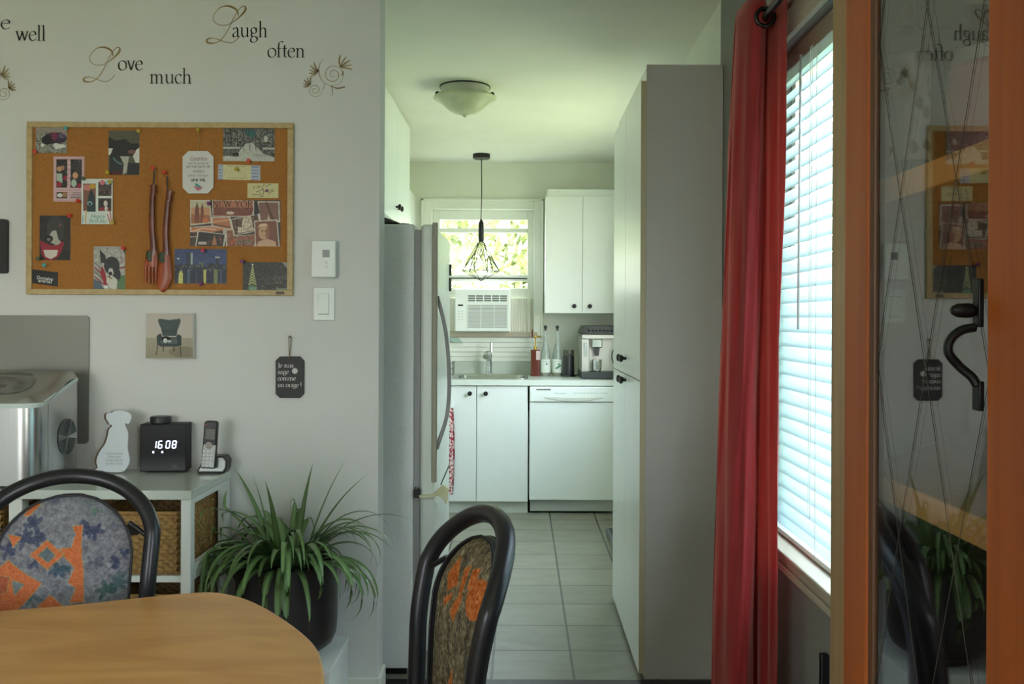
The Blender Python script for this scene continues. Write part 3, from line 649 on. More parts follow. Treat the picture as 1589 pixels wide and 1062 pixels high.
t = thing('dish_rack', 'thin black wire rack at the left edge of the worktop', 'rack', (X_(697, 6.75), 6.75, .915))
xr = X_(703, 6.75)
mb = MB()
for k in range(3): mb.tube([(xr - .3, 6.72, .93 + k * .04), (xr, 6.72, .93 + k * .04), (xr, 6.9, .93 + k * .04)], .002, 6)
for yy in (6.72, 6.81, 6.9): mb.tube([(xr, yy, .916), (xr, yy, 1.02)], .002, 6)
mb.build('wire', M_DK, t, world=True)
t = thing('suction_caddy', 'pale plastic soap caddy stuck on the boards left of the faucet', 'caddy', (X_(706, YB), YB - .05, 1.15))
MB().prism([(X_(700), Z_(524)), (X_(712), Z_(526)), (X_(720), Z_(532)), (X_(712), Z_(533)), (X_(700), Z_(530))], YB - .05, YB - .0125).build('shelf', mat('caddy', (150, 172, 160), .4), t, world=True, bevel=.003)
# ceiling light
t = thing('ceiling_light', 'flush ceiling light with frosted glass bowl', 'ceiling light', (X_(720, 4.76), 4.76, CEIL))
MB().lathe([(.128, 0), (.122, -.015), (.122, -.045)], n=40).build('base', mat('light_base', (206, 208, 196), .4), t, smooth='auto')
MB().lathe([(.131, 0), (.131, -.006)], n=40).build('base_ring', M_DK, t, smooth='auto')
mgl = mat('alabaster_glass', (196, 198, 162), .3, var=.12, nscale=14)
MB().lathe([(.150, -.048), (.160, -.054), (.162, -.060), (.152, -.068), (.128, -.080), (.104, -.102), (.080, -.122), (.055, -.136), (.025, -.144), (.012, -.148), (.006, -.158), (.0, -.158)], n=48).build('bowl', mgl, t, smooth=True)
for k in range(3):
    a = [-2.7, -.35, 1.5][k]; MB().lathe([(.006, -.045), (.011, -.05), (.012, -.06), (.006, -.068)], (.15 * math.cos(a), .15 * math.sin(a), .005), 12).build('clip', M_DK, t, smooth='auto')
# pendant
py = 6.69
t = thing('pendant_lamp', 'black wire cage pendant lamp hanging in front of the kitchen window', 'pendant lamp', (X_(746, py), py, CEIL))
zz = lambda v: Z_(v, py) - CEIL
MB().lathe([(.062, 0), (.062, -.03), (.055, -.034)], n=32).build('canopy', M_DK, t, smooth='auto')
MB().tube([(0, 0, -.03), (.003, 0, -.25), (-.001, 0, zz(345))], .0035, 8).build('cord', M_BLK, t, smooth=True)
MB().lathe([(.006, zz(341)), (.018, zz(346)), (.02, zz(348)), (.02, zz(375)), (.017, zz(376))], n=20).build('socket', M_DK, t, smooth='auto')
mb = MB(); zt_, zm, zb = zz(376), zz(421), zz(436)
for k in range(6):
    a0, a1 = PI / 3 * k + .2, PI / 3 * (k + 1) + .2; R1 = .135
    tp = (.02 * math.cos(a0), .02 * math.sin(a0), zt_); m0 = (R1 * math.cos(a0), R1 * math.sin(a0), zm); m1 = (R1 * math.cos(a1), R1 * math.sin(a1), zm)
    am = (a0 + a1) / 2; md = (.06 * math.cos(am), .06 * math.sin(am), zz(395))
    for s_ in ((tp, m0), (m0, m1), (m0, (0, 0, zb)), (tp, md), (md, m0), (md, m1)): mb.tube(list(s_), .0028, 5)
mb.build('wire_cage', mat('cage_wire', (70, 72, 50), .5), t)
MB().lathe([(.012, zz(376)), (.014, zz(380)), (.026, zz(388)), (.03, zz(395)), (.022, zz(403)), (.005, zz(406))], n=20).build('bulb', thin_glass('bulb_glass', 1.4), t, smooth=True)
# ---------------------------------------------------------------- wall lettering (vinyl)
YV = YP - .0015
def word(parent, s, u0, u1, vb, xh, name='word'):
    x0, _, z = P(u0, vb, YV); x1 = P(u1, vb, YV)[0]; mb = MB(); serif(mb, s, x0, z, xh / F * YV, YV, fit=x1 - x0)
    return mb.build(name, M_INK, parent, world=True, recalc=False)
def swash(parent, u0, v1, size_px):
    x0, _, z0 = P(u0, v1, YV); mb = MB(); swash_L(mb, x0, z0, size_px / F * YV, YV + .0003); return mb.build('swash_capital', M_GOLD, parent, world=True, recalc=False)
t = thing('wall_lettering', 'wall lettering reading Love much above the cork board', 'wall lettering', P(215, 105, YP), group=None)
word(t, 'ove', 183, 222, 109, 15); word(t, 'much', 232, 298, 129.5, 14.5); swash(t, 129, 127, 54)
t = thing('wall_lettering', 'wall lettering reading Laugh often, right of Love much', 'wall lettering', P(400, 60, YP))
word(t, 'augh', 360.5, 416, 57.5, 15); word(t, 'often', 415, 474, 89, 14.5); swash(t, 320, 67, 58)
t = thing('wall_lettering', 'wall lettering ending in well at the upper left edge', 'wall lettering', P(30, 45, YP))
word(t, 'Jive'[1:], -26, 17, 45, 14.5); word(t, 'well', 24, 71, 63, 14.5); swash(t, -62, 66, 56)
def flourish(u0, v0, flip, label, ang=0):
    t = thing('wall_flourish', label, 'wall flourish', P(u0, v0, YP)); mb = MB(); k = 1 / F * YV
    def pt(a, b): 
        x, _, z = P(u0, v0, YV); return (x + flip * a * k, z - b * k)
    def st(pts, w_, tap=True):
        q = cr_([pt(*p) for p in pts], 8); ribbon(mb, q, lambda t_, d: w_ * 1.0 * k * (.4 + .6 * math.sin(PI * t_)) if tap else w_ * k, YV)
    def spiral(cx, cy, r0, r1, a0, turns, w_):
        st([(cx + (r0 + (r1 - r0) * i / 20) * math.cos(a0 + turns * 2 * PI * i / 20), cy + (r0 + (r1 - r0) * i / 20) * math.sin(a0 + turns * 2 * PI * i / 20)) for i in range(21)], w_)
    # main stem and big scroll
    st([(-6, -22), (-12, -13), (-13, 0), (-10, 9), (-4, 16), (5, 20)], 1.2)
    spiral(9, 3, 17.5, 2, 1.75, -2.2, 1.1)
    spiral(-19, 27, 11.5, 1.5, -.3, 2.0, 1.0); st([(-5, 15), (-4.5, 20), (-7.5, 27)], 1.0)
    st([(5, 20), (8, 26), (7, 37)], 1.3); st([(5, 20), (15, 24), (26, 22), (27, 21)], 2.6)
    for (bx, by, dirs, L) in ((20, -9, (-1.75, -1.2, -.75, -.35, .05), 19), (-14, -3, (3.6, 3.15, 2.75, 2.4, 4.1), 15), (-26, 18, (3.6, 3.1, 2.7, 4.1, 4.6), 12)):
        for j, a in enumerate(dirs): st([(bx, by), (bx + L * .5 * math.cos(a), by + L * .5 * math.sin(a) + 1), (bx + L * math.cos(a + .15), by + L * math.sin(a + .15))], 2.8 if j % 2 == 0 else 2.0)
    st([(20, -9), (19, -18), (22, -31)], .5); st([(24, -3), (24, 2), (22, 4)], 3)
    mb.build('scroll', M_GOLD2, t, world=True, recalc=False)
flourish(508, 113, 1, 'bronze scroll flourish on the wall right of often')
flourish(-13, 118, -1, 'bronze scroll flourish cut by the left edge of the photo')

# ---------------------------------------------------------------- cork board
YBd = YP - .018
t = thing('cork_board', 'wood-framed cork board covered in photos and cards', 'cork board', P(247, 322, YP))
x0, _, z1 = P(41, 187, YBd); x1, _, z0 = P(453.5, 458, YBd); z1 = P(247, 189.5, YBd)[2]; z0 = P(247, 458, YBd)[2]; fw = .019
mb = MB().box(x0, x1, YBd, YP - .001, z1 - fw, z1).box(x0, x1, YBd, YP - .001, z0, z0 + fw).box(x0, x0 + fw, YBd, YP - .001, z0 + fw, z1 - fw).box(x1 - fw, x1, YBd, YP - .001, z0 + fw, z1 - fw)
mb.build('frame', M_BFR, t, world=True, bevel=.002)
YCk = YP - .010
MB().box(x0 + fw, x1 - fw, YCk, YP - .002, z0 + fw, z1 - fw).build('cork', M_CORK, t, world=True)
a = P(428, 457, YBd - .001); b_ = P(441, 452.5, YBd - .001)
MB().box(a[0], b_[0], YBd - .001, YBd, a[2], b_[2]).build('maker_tag', mat('tag_brown', (86, 72, 58), .5), t, world=True)
YC1 = YCk - .0016
W, K, GY = (214, 214, 206), (24, 22, 22), (120, 118, 112)
# each print: painter coordinates are photo pixels relative to its own corner
c = CV_(48, 40, 2.4, (132, 130, 120)); c.noise(.12, 1.2, seed=1); c.rect(0, 0, 48, 8, (150, 138, 128)); c.ell(30, 17, 18, 9, (58, 40, 66)); c.ell(18, 20, 9, 7, (22, 20, 28)); c.ell(29, 14, 5, 6, (120, 40, 70)); c.ell(40, 13, 5, 4, (98, 84, 108)); c.ell(11, 28, 3, 2.5, W); c.ell(33, 29, 6, 4, W, rot=.4); c.poly([(30, 34), (34, 26), (44, 27), (46, 31)], W); c.noise(.05, 1, seed=2)
print_card(c, 55.5, 197.5, 103.5, 237.5, YC1, 'photo_print', 'small photo of a dark animal on gravel, top left of the cork board', group=None)
c = CV_(48, 69, 2.4, (84, 80, 66)); c.poly([(0, 10), (12, 16), (26, 13), (34, 20), (48, 20), (48, 30), (40, 40), (30, 40), (16, 42), (6, 50), (0, 30)], (26, 24, 28)); c.poly([(0, 28), (7, 28), (3, 38), (0, 38)], W); c.poly([(43, 30), (48, 26), (48, 50), (42, 50), (38, 40)], W); c.ell(36, 33, 6, 3, (128, 80, 76)); c.poly([(2, 40), (20, 40), (26, 50), (28, 69), (2, 69)], (28, 30, 36)); c.poly([(18, 40), (32, 40), (30, 52), (28, 66), (22, 68), (24, 52)], (176, 172, 160)); c.line([(8, 43), (13, 49), (20, 52)], 2.4, (90, 128, 122)); c.poly([(30, 50), (48, 50), (48, 69), (29, 69)], (30, 30, 36)); c.rect(3, 63, 20, 69, (82, 22, 30)); c.noise(.03, 1, seed=3)
print_card(c, 168.5, 202.5, 216, 271.5, YC1, 'photo_print', 'photo of a black dog in a car, pinned near the top')
PK = (206, 172, 176)
c = CV_(47, 71, 2.4, PK)
for i in range(18): c.rect(0, i * 4, 47, i * 4 + 1.6, (196, 150, 158))
c.rect(4.5, 5, 21, 49, (40, 34, 36)); c.rect(26, 5, 43, 49, (48, 42, 44)); c.noise(.08, 2, (4, 5, 44, 49), 4); c.ell(9, 20, 3.5, 4, (190, 150, 110)); c.ell(14, 18, 3, 3.5, (170, 120, 90)); c.ell(33, 30, 4, 5, (206, 150, 110)); c.poly([(5, 27), (13, 27), (14, 42), (5, 38)], (168, 182, 172)); c.ell(9, 44, 4, 4, (150, 30, 50)); c.ell(18, 34, 3, 4, (150, 30, 60)); c.ell(31, 42, 4, 6, (170, 188, 176)); c.ell(39, 46, 3, 4, (150, 30, 60)); c.rect(5, 56, 21, 66, (72, 66, 48)); c.ell(10, 61, 4, 3, W); c.ell(17, 60, 3, 4, (170, 120, 80)); c.rect(26, 56, 43, 66, (196, 166, 168))
for i in range(4): c.line([(29 - i, 57 + i * 2.6), (42, 57 + i * 2.6)], .9, (70, 50, 60))
print_card(c, 83, 242.5, 130.5, 313, YC1, 'photo_card', 'pink striped card with a collage of small photos', cat='card')
c = CV_(48, 72, 2.4, (212, 216, 210)); c.rect(3, 8, 22, 51, (128, 84, 68)); c.ell(9, 14, 6, 5, (196, 120, 110)); c.ell(17, 12, 5, 4, (196, 150, 50)); c.poly([(8, 52), (11, 26), (15, 16), (20, 26), (22, 52)], (44, 60, 62)); c.ell(13, 39, 4, 3.5, (120, 160, 166)); c.ell(13, 40, 2, 2, K); c.rect(26, 5, 46, 27, (70, 52, 54)); c.ell(32, 6, 4, 4, (206, 110, 126)); c.ell(40, 6, 3.5, 3.5, (150, 196, 206)); c.noise(.1, 1.5, (26, 10, 46, 27), 5); c.rect(26, 31, 46, 51, (54, 42, 42)); c.ell(37, 39, 3, 4.5, (210, 196, 190)); c.ell(35, 48, 8, 3, (150, 36, 48)); c.ell(38, 47, 2.5, 4, (200, 196, 190))
c.line([(8, 50), (6, 69)], 1.6, (206, 160, 50)); c.line([(40, 56), (44, 70)], 1.4, (190, 60, 80)); c.line([(44, 50), (46, 70)], 1.4, (190, 60, 80)); c.line([(3, 58), (2, 69)], 1.4, (90, 170, 160))
print_card(c, 126.5, 277.5, 174.5, 348, YC1 - .0015, 'birthday_card', 'white Happy Birthday collage card overlapping the pink card', cat='card', rot=.0)
mteal = mat('teal_ink', (76, 158, 148), .6)
bc = bpy.data.objects['birthday_card']
for s_, u, v in (('Happy', 141, 338.5), ('Birthday', 138, 345.5)):
    x, _, z = P(u, v, 1); X, _, Z = P(u, v, YC1 - .002)
    text(s_, 8.5 / F * YV, X, Z, YC1 - .0021, 'greeting', mteal, bc, slant=.2, world=True, fit=(22 if s_ == 'Happy' else 27) / F * YV)
c = CV_(47, 69, 2.4, (40, 36, 36)); c.noise(.03, 2, seed=6); c.ell(24, 22, 13, 22, (58, 54, 54)); c.poly([(19, 24), (25, 23), (29, 38), (22, 44), (10, 38)], (176, 172, 160)); c.ell(14, 36, 6.5, 5.5, (26, 24, 26)); c.ell(14, 37, 3, 2, (120, 116, 112)); c.ell(31, 15, 2.5, 2.5, (110, 66, 66)); c.ell(13, 17, 2, 2, (70, 60, 60)); c.ell(27, 42, 5, 5, (170, 166, 156))
c.poly([(1, 38), (8, 42), (18, 46), (28, 45), (35, 39), (37, 42), (34, 54), (28, 64), (18, 69), (8, 67), (3, 58)], (150, 26, 48)); c.poly([(6, 53), (28, 53), (26, 62), (17, 67), (9, 63)], (206, 196, 184)); c.poly([(34, 52), (46, 56), (44, 69), (30, 69)], (28, 24, 30))
print_card(c, 61.5, 334.5, 109, 404, YC1, 'photo_print', 'photo of a black dog holding a red grinning toy')
c = CV_(49, 68, 2.4, (168, 164, 156)); c.noise(.06, 3, seed=7)
for i in range(5): c.line([(2, 26 + i * 7), (16, 38 + i * 7)], 2, (150, 60, 72) if i % 2 else (120, 116, 112))
c.poly([(43, 0), (49, 0), (49, 14)], (28, 30, 34)); c.poly([(0, 50), (12, 56), (16, 68), (0, 68)], (84, 98, 112)); c.poly([(38, 46), (49, 44), (49, 68), (36, 68)], (84, 116, 76)); c.line([(38, 34), (49, 32)], 2.5, (140, 44, 60)); c.line([(42, 16), (46, 22), (44, 26)], 1, (150, 60, 70))
c.poly([(9, 5), (18, 14), (20, 26), (11, 26)], (48, 48, 50)); c.ell(28, 30, 12, 14, (46, 46, 50)); c.ell(33, 44, 9, 12, (42, 42, 46)); c.poly([(13, 30), (18, 40), (22, 60), (17, 60), (10, 42)], (150, 26, 36)); c.ell(19, 63, 3, 2.6, W); c.poly([(24, 34), (29, 34), (31, 42), (28, 47), (22, 44)], (196, 192, 184)); c.ell(26, 42, 3, 3, K); c.poly([(20, 48), (30, 46), (37, 52), (34, 68), (26, 64), (20, 56)], (200, 196, 186)); c.line([(22, 47), (28, 50)], 2, (140, 116, 60))
print_card(c, 145.5, 382.5, 194, 450.5, YC1, 'photo_print', 'photo of a black and white dog wearing a red Santa hat')
bz = thing('business_card', 'small black business card at the bottom left of the board', 'card', P(69, 431, YC1))
mb = MB(); pts = [P(49.5, 418, YC1), P(90, 423, YC1), P(89.5, 445, YC1), P(49.5, 439.5, YC1)]
mb.prism([(p[0], p[2]) for p in pts], YC1, YC1 + .001); mb.build('card', M_BLK, bz, world=True)
mwh = mat('white_ink', (206, 204, 200), .6)
for s_, u, v in (('Domaine', 57, 433.0), ('animal', 59, 437.6)):
    X, _, Z = P(u, v, YC1); text(s_, 7.2 / F * YV, X, Z, YC1 - .0004, 'lettering', mwh, bz, bold=.0003, fit=(25 if s_ == 'Domaine' else 21) / F * YV, rot=-.11)
c = CV_(79, 54, 2.2, (92, 92, 88)); c.noise(.16, 1.6, (0, 0, 79, 40), 8); c.rect(0, 0, 79, 6, (70, 68, 66), .4); c.ell(43, 10, 7, 6, (20, 92, 92)); c.ell(36, 5, 5, 3, (16, 80, 80)); c.poly([(34, 26), (44, 24), (62, 42), (79, 48), (79, 54), (0, 54), (0, 46), (20, 44)], (186, 186, 176))
for x in range(3, 79, 9): c.line([(x, 0), (x + 2, 36)], 1.1, (44, 42, 42))
c.line([(11, 0), (12, 46)], 1.4, (40, 38, 38)); c.rect(14, 40, 24, 46, (34, 32, 32)); c.poly([(72, 42), (79, 40), (79, 48)], (34, 32, 32)); c.rect(0, 31, 26, 34, (176, 176, 168)); c.rect(60, 32, 79, 35, (176, 176, 168)); c.ell(65, 18, 3, 5, (190, 190, 180)); c.rect(56, 28, 64, 31, (60, 58, 58)); c.noise(.05, 1, seed=9)
pc = print_card(c, 346.5, 197.5, 426, 250.5, YC1, 'postcard', 'black and white snowy street postcard, top right of the board', cat='postcard')
X, _, Z = P(392, 243.5, YC1); text('TEXTS', 6 / F * YV, X, Z, YC1 - .0003, 'caption', mat('grey_ink', (120, 116, 112), .6), pc, fit=21 / F * YV)
c = CV_(66, 24, 2.4, (206, 196, 150)); c.rect(0, 0, 8, 24, (170, 176, 188)); c.rect(51, 0, 66, 24, (172, 178, 192))
for k in range(5): c.rect(1, 2 + k * 5, 7, 3.6 + k * 5, (130, 136, 170)); c.rect(52, 2 + k * 5, 62, 3.8 + k * 5, (120, 124, 160))
c.line([(14, 2.5), (42, 2.5)], .7, (140, 130, 100)); c.line([(24, 8), (34, 9)], 1, (130, 120, 80)); c.line([(14, 20), (44, 21)], .7, (140, 130, 100)); c.noise(.02, 2, seed=11)
print_card(c, 338.5, 256, 404, 279.5, YC1, 'ticket', 'pale yellow paper ticket with blue-grey ends', cat='ticket', rot=.02)
c = CV_(48, 24, 2.4, (202, 190, 138)); 
for q in ([(10, 9), (11, 5)], [(14, 8), (18, 4), (19, 8)], [(22, 7), (26, 2)], [(28, 6), (32, 3), (36, 2)], [(14, 14), (20, 12), (24, 8), (25, 14)], [(19, 15), (20, 21), (23, 22), (25, 14), (24, 9)], [(26, 13), (34, 12), (40, 10)], [(32, 18), (36, 14), (40, 13)], [(8, 19), (17, 18)]): c.line(q, .9, (70, 62, 70))
c.ell(30, 12, 2.6, 2.6, (120, 50, 90))
print_card(c, 384, 284.5, 432, 307.5, YC1, 'signed_note', 'small cream note with handwriting and a signature', cat='note')
# New York postcard
BR, BK2 = (132, 78, 52), (60, 40, 32)
c = CV_(140, 72, 2.2, (70, 52, 44))
def pic(pts, fill, seed):
    c.poly(pts, (206, 198, 184)); m = np.array(pts).mean(0); inn = [tuple(np.array(p) + (m - p) / np.linalg.norm(m - p) * 2.2) for p in pts]; c.poly(inn, fill); return inn
pic([(0, 0), (31, 0), (34, 36), (1, 40)], (196, 140, 100), 0); c.rect(2, 2, 31, 12, (190, 180, 150)); c.poly([(7, 36), (8, 14), (11, 3), (14, 14), (15, 36)], (110, 62, 44)); c.poly([(16, 36), (17, 12), (19, 5), (21, 12), (22, 36)], (120, 66, 46)); c.poly([(2, 36), (2, 22), (31, 24), (32, 34)], (140, 70, 44), .6); c.rect(20, 28, 28, 36, (196, 110, 70))
pic([(34, 0), (100, 1), (98, 26), (35, 26)], (176, 112, 84), 0); c.poly([(36, 12), (98, 12), (96, 24), (36, 24)], (120, 60, 46)); c.noise(.05, 1.5, (36, 10, 98, 25), 3); c.ell(62, 20, 6, 2.5, (206, 190, 170))
pic([(33, 27), (62, 26), (66, 46), (34, 44)], (180, 110, 74), 0); c.line([(36, 34), (60, 31)], 3, (206, 150, 110)); c.line([(36, 38), (62, 42)], 1.5, (60, 40, 36))
pic([(0, 42), (34, 40), (54, 44), (54, 56), (1, 58)], (190, 120, 86), 0); c.line([(2, 50), (20, 44), (40, 46)], 2, (226, 180, 150)); c.poly([(0, 50), (30, 51), (50, 47), (53, 55), (0, 57)], (70, 46, 40))
pic([(12, 48), (56, 53), (53, 74), (8, 74)], (46, 38, 36), 0); c.poly([(34, 70), (38, 54), (42, 70)], (180, 120, 80)); c.dots(40, (28, 56, 50, 70), .8, [(180, 110, 80), (120, 76, 60)], 3); c.rect(13, 65, 26, 69, (190, 180, 170))
pic([(55, 46), (64, 45), (70, 56), (104, 53), (101, 74), (56, 74)], (140, 84, 60), 0); c.rect(62, 62, 96, 68, (166, 84, 56)); c.rect(72, 62, 96, 68, (120, 100, 84)); c.noise(.08, 1.5, (58, 52, 100, 72), 5)
pic([(62, 30), (106, 21), (112, 46), (68, 56)], (88, 58, 46), 0); c.poly([(74, 52), (74, 40), (80, 44), (82, 26), (94, 24), (98, 44), (104, 46)], (196, 176, 156)); c.noise(.12, 1.6, (68, 26, 108, 52), 6)
pic([(104, 2), (138, 2), (139, 34), (108, 34)], (128, 84, 72), 0); c.line([(118, 4), (128, 30)], 3, (90, 50, 40)); c.poly([(119, 32), (121, 22), (124, 32)], (200, 180, 150)); c.poly([(99, 4), (104, 2), (108, 20), (100, 24)], (28, 26, 28))
pic([(99, 32), (135, 30), (139, 74), (101, 74)], (124, 72, 52), 0); c.ell(114, 50, 8, 11, (196, 152, 120)); c.poly([(104, 44), (108, 37), (118, 36), (123, 44), (120, 40), (108, 41)], (220, 184, 150)); c.ell(120, 52, 3, 9, (150, 98, 76)); c.poly([(103, 72), (106, 64), (120, 60), (132, 64), (134, 72)], (200, 158, 128)); c.rect(111, 47, 113, 49, (90, 50, 40)); c.rect(116, 47, 118, 49, (90, 50, 40)); c.rect(113, 55, 117, 56, (140, 80, 60))
ny = print_card(c, 295, 310.5, 435, 382.5, YC1, 'postcard', 'brown collage postcard with NEW YORK lettering', cat='postcard')
X, _, Z = P(330, 321.5, YC1); mb = MB()
GL.update({'N': (1.0, [[(.15, 1.5), (.15, 0)], [(.15, 1.5), (.8, 0)], [(.8, 1.5), (.8, 0)], SB(.15, 0, .15), SB(.12, 1.48, .14), SB(.8, 1.48, .15)]), 'E': (.85, [[(.2, 1.5), (.2, 0)], [(.05, 1.48), (.72, 1.48), (.72, 1.25)], [(.2, .78), (.55, .78)], [(.05, .02), (.74, .02), (.76, .3)]]), 'W': (1.35, [[(.1, 1.5), (.4, 0)], [(.4, 0), (.68, 1.4)], [(.62, 1.5), (.92, 0)], [(.92, 0), (1.2, 1.5)], SB(.12, 1.48, .16), SB(1.2, 1.48, .14)]), 'Y': (.95, [[(.1, 1.5), (.46, .75), (.46, .7)], [(.82, 1.5), (.46, .75)], [(.46, .75), (.46, 0)], SB(.46, 0, .18), SB(.12, 1.48, .15), SB(.8, 1.48, .13)]), 'O': (1.15, [[(.55, 1.5), (.2, 1.25), (.1, .75), (.2, .22), (.55, 0), (.92, .22), (1.02, .75), (.92, 1.25), (.55, 1.5)]]), 'R': (1.0, [[(.2, 1.5), (.2, 0)], [(.05, 1.48), (.5, 1.48), (.74, 1.3), (.72, .95), (.45, .78), (.2, .78)], [(.42, .78), (.9, .02)], SB(.2, 0, .16)]), 'K': (1.0, [[(.2, 1.5), (.2, 0)], [(.85, 1.5), (.22, .72)], [(.4, .92), (.9, 0)], SB(.2, 0, .16), SB(.2, 1.48, .16), SB(.88, 0, .12), SB(.84, 1.48, .12)])})
serif(mb, 'NEW YORK', X, Z, 6.6 / F * YV, YC1 - .0004, fit=72 / F * YV); mb.build('title', mat('brown_ink', (38, 22, 16), .6), ny, world=True, recalc=False)
c = CV_(81, 54, 2.2, (46, 62, 104)); c.rect(0, 0, 81, 27, (52, 66, 112)); c.a[:, :, :] += ((c.y / 54 - .3) * .08)[..., None]; c.rect(0, 26, 81, 54, (26, 34, 56)); c.rect(18, 6, 28, 28, (40, 48, 66)); c.rect(25, 6, 28, 28, (150, 164, 160)); c.rect(64, 12, 69, 28, (34, 42, 62)); c.rect(63, 12, 70, 14, (180, 186, 170)); c.rect(38, 20, 45, 28, (84, 104, 92)); c.rect(5, 16, 9, 28, (60, 72, 100)); c.ell(6, 15, 2, 1, W); c.rect(54, 22, 62, 28, (18, 22, 34)); c.rect(0, 24, 81, 28, (24, 30, 44), .7)
c.dots(60, (0, 24, 81, 34), .6, [(220, 200, 110), (180, 190, 180), (120, 150, 160)], 5)
for x, w_, col_, k_ in ((47, 2, (214, 206, 110), .9), (64, 3, (150, 160, 90), .7), (22, 2.2, (110, 140, 160), .5), (72, 1.5, (90, 120, 150), .5), (34, 1.2, (90, 110, 140), .4)): c.rect(x - w_, 32, x + w_, 54, col_, k_)
c.poly([(6, 54), (7, 38), (10, 33), (13, 38), (13, 54)], (200, 196, 110)); c.noise(.04, 1.2, seed=12)
print_card(c, 271, 386.5, 351.5, 440.5, YC1, 'postcard', 'blue night city skyline postcard over water', cat='postcard')
c = CV_(69, 44, 2.2, (40, 38, 34)); c.noise(.05, 2, seed=13); c.poly([(8, 42), (11, 22), (15, 6), (19, 22), (23, 42)], (84, 92, 60))
for k in range(7): c.line([(15 - 1 - k * .8, 10 + k * 4), (15, 7 + k * 4), (15 + 1 + k * .8, 10 + k * 4)], 1.2, (196, 196, 130))
c.rect(10, 38, 22, 44, (96, 150, 120)); c.ell(15, 4, 1.2, 1.5, (230, 230, 200)); c.dots(60, (26, 20, 69, 42), .6, [(150, 150, 120), (110, 110, 90), (200, 190, 140)], 14); c.line([(24, 27), (69, 22)], .6, (96, 92, 80)); c.line([(26, 32), (69, 33)], .6, (90, 86, 76)); c.poly([(60, 0), (69, 0), (69, 10)], (140, 140, 132)); c.rect(51, 40, 68, 44, (104, 130, 106))
print_card(c, 377, 407, 445.5, 451, YC1, 'postcard', 'dark night postcard with a lit tower, bottom right of the board', cat='postcard')
# octagonal tags
def octa(u0, v0, u1, v1, ch, Y):
    return [P(a, b, Y) for a, b in ((u0 + ch, v0), (u1 - ch, v0), (u1, v0 + ch), (u1, v1 - ch), (u1 - ch, v1), (u0 + ch, v1), (u0, v1 - ch), (u0, v0 + ch))]
t = thing('message_tag', 'white octagonal tag with a Cinderella saying hanging on a string', 'tag', P(307, 268, YC1))
MB().prism([(p[0], p[2]) for p in octa(283.5, 234.5, 331.5, 300.5, 9, YC1 - .003)], YC1 - .005, YC1 - .001).build('plaque', mat('tag_white', (210, 208, 204), .5), t, world=True, bevel=.0008)
YT = YC1 - .0055
for s_, v, wd, sz, col_, sl, bd in (('Cendrillon', 249.5, 26, 8.5, (130, 96, 96), .25, 0), ('est la preuve', 255.0, 31, 5, (120, 118, 116), 0, 0), ("qu'une paire de", 260.0, 37, 5, (70, 68, 66), 0, 0), ('souliers', 267.8, 17, 6.5, (130, 100, 98), .2, 0), ('peut changer', 274.0, 31, 5.5, (140, 138, 136), 0, 0), ('une vie.', 281.5, 23, 7.5, (34, 32, 32), 0, .0003)):
    X, _, Z = P(307.5 - wd / 2, v, YT); text(s_, sz / F * YV * 1.15, X, Z, YT, 'lettering', mat('ink%d' % col_[0], col_, .6), t, slant=sl, bold=bd, fit=wd / F * YV)
pp = lambda L: [(P(a, b, YT)[0], P(a, b, YT)[2]) for a, b in L]
MB().prism(pp([(300, 289), (315, 290), (311, 295), (306, 296)]), YT, YT + .0005).build('printed_shoe', mat('shoe_pink', (190, 110, 126), .6), t, world=True)
MB().prism(pp([(302, 284.5), (306, 285), (313, 290), (309, 291), (303, 288)]), YT - .0004, YT).build('printed_shoe', mat('shoe_teal', (84, 160, 160), .6), t, world=True)
a, b_ = P(307, 236, YT), P(309, 204, YT)
MB().tube([(a[0], YC1 - .004, a[2]), (b_[0] - .003, YC1 - .004, b_[2])], .0008, 6).tube([(a[0], YC1 - .004, a[2]), (b_[0] + .004, YC1 - .004, b_[2])], .0008, 6).build('string', mat('twine', (176, 146, 84), .8), t, world=True)
# salad servers
mrw = mat('reddish_wood', (104, 44, 26), .3, var=.35, nscale=18); mcw = wood('orange_wood', (136, 54, 26), (176, 84, 40), .35, (20, 20, 2), 3)
t = thing('wooden_fork', 'long carved wooden salad fork hanging on the board', 'fork', P(236, 350, YC1))
def blade(pts, wd, y, th, parent, name, m):
    q = cr_([(P(u, v, y)[0], P(u, v, y)[2]) for u, v in pts], 6); n_ = len(q); ww = np.interp(np.linspace(0, 1, n_), np.linspace(0, 1, len(wd)), wd) / 2 / F * YV
    q = np.array(q); d = np.gradient(q, axis=0); d /= np.hypot(d[:, 0], d[:, 1])[:, None]; nn = np.c_[-d[:, 1], d[:, 0]]; mb = MB(); vs = []
    for i in range(n_):
        for k in range(8):
            an = 2 * PI * k / 8; vs.append((q[i][0] + nn[i][0] * ww[i] * math.cos(an), y + th / 2 * math.sin(an) * min(1, ww[i] / .003), q[i][1] + nn[i][1] * ww[i] * math.cos(an)))
    fs = [(i * 8 + k, (i + 1) * 8 + k, (i + 1) * 8 + (k + 1) % 8, i * 8 + (k + 1) % 8) for i in range(n_ - 1) for k in range(8)] + [tuple(range(8)), tuple(range(n_ * 8 - 1, n_ * 8 - 9, -1))]
    mb.add(vs, fs); return mb.build(name, m, parent, world=True, smooth='auto')
ys = YC1 - .012
blade([(237.5, 288), (236, 320), (236, 355), (238, 385), (235, 395)], [8, 9, 9.5, 10, 16], ys, .012, t, 'handle', mrw)
blade([(237, 388), (235, 400), (234, 414)], [13, 19, 19], ys, .010, t, 'head', mcw)
for k in range(4): blade([(226.5 + k * 5.2, 408), (225.8 + k * 5.3, 425), (226.2 + k * 5.2, 441 - (k in (0,)) * 2)], [4.6, 4.0, 2.0], ys, .007, t, 'tine', mcw)
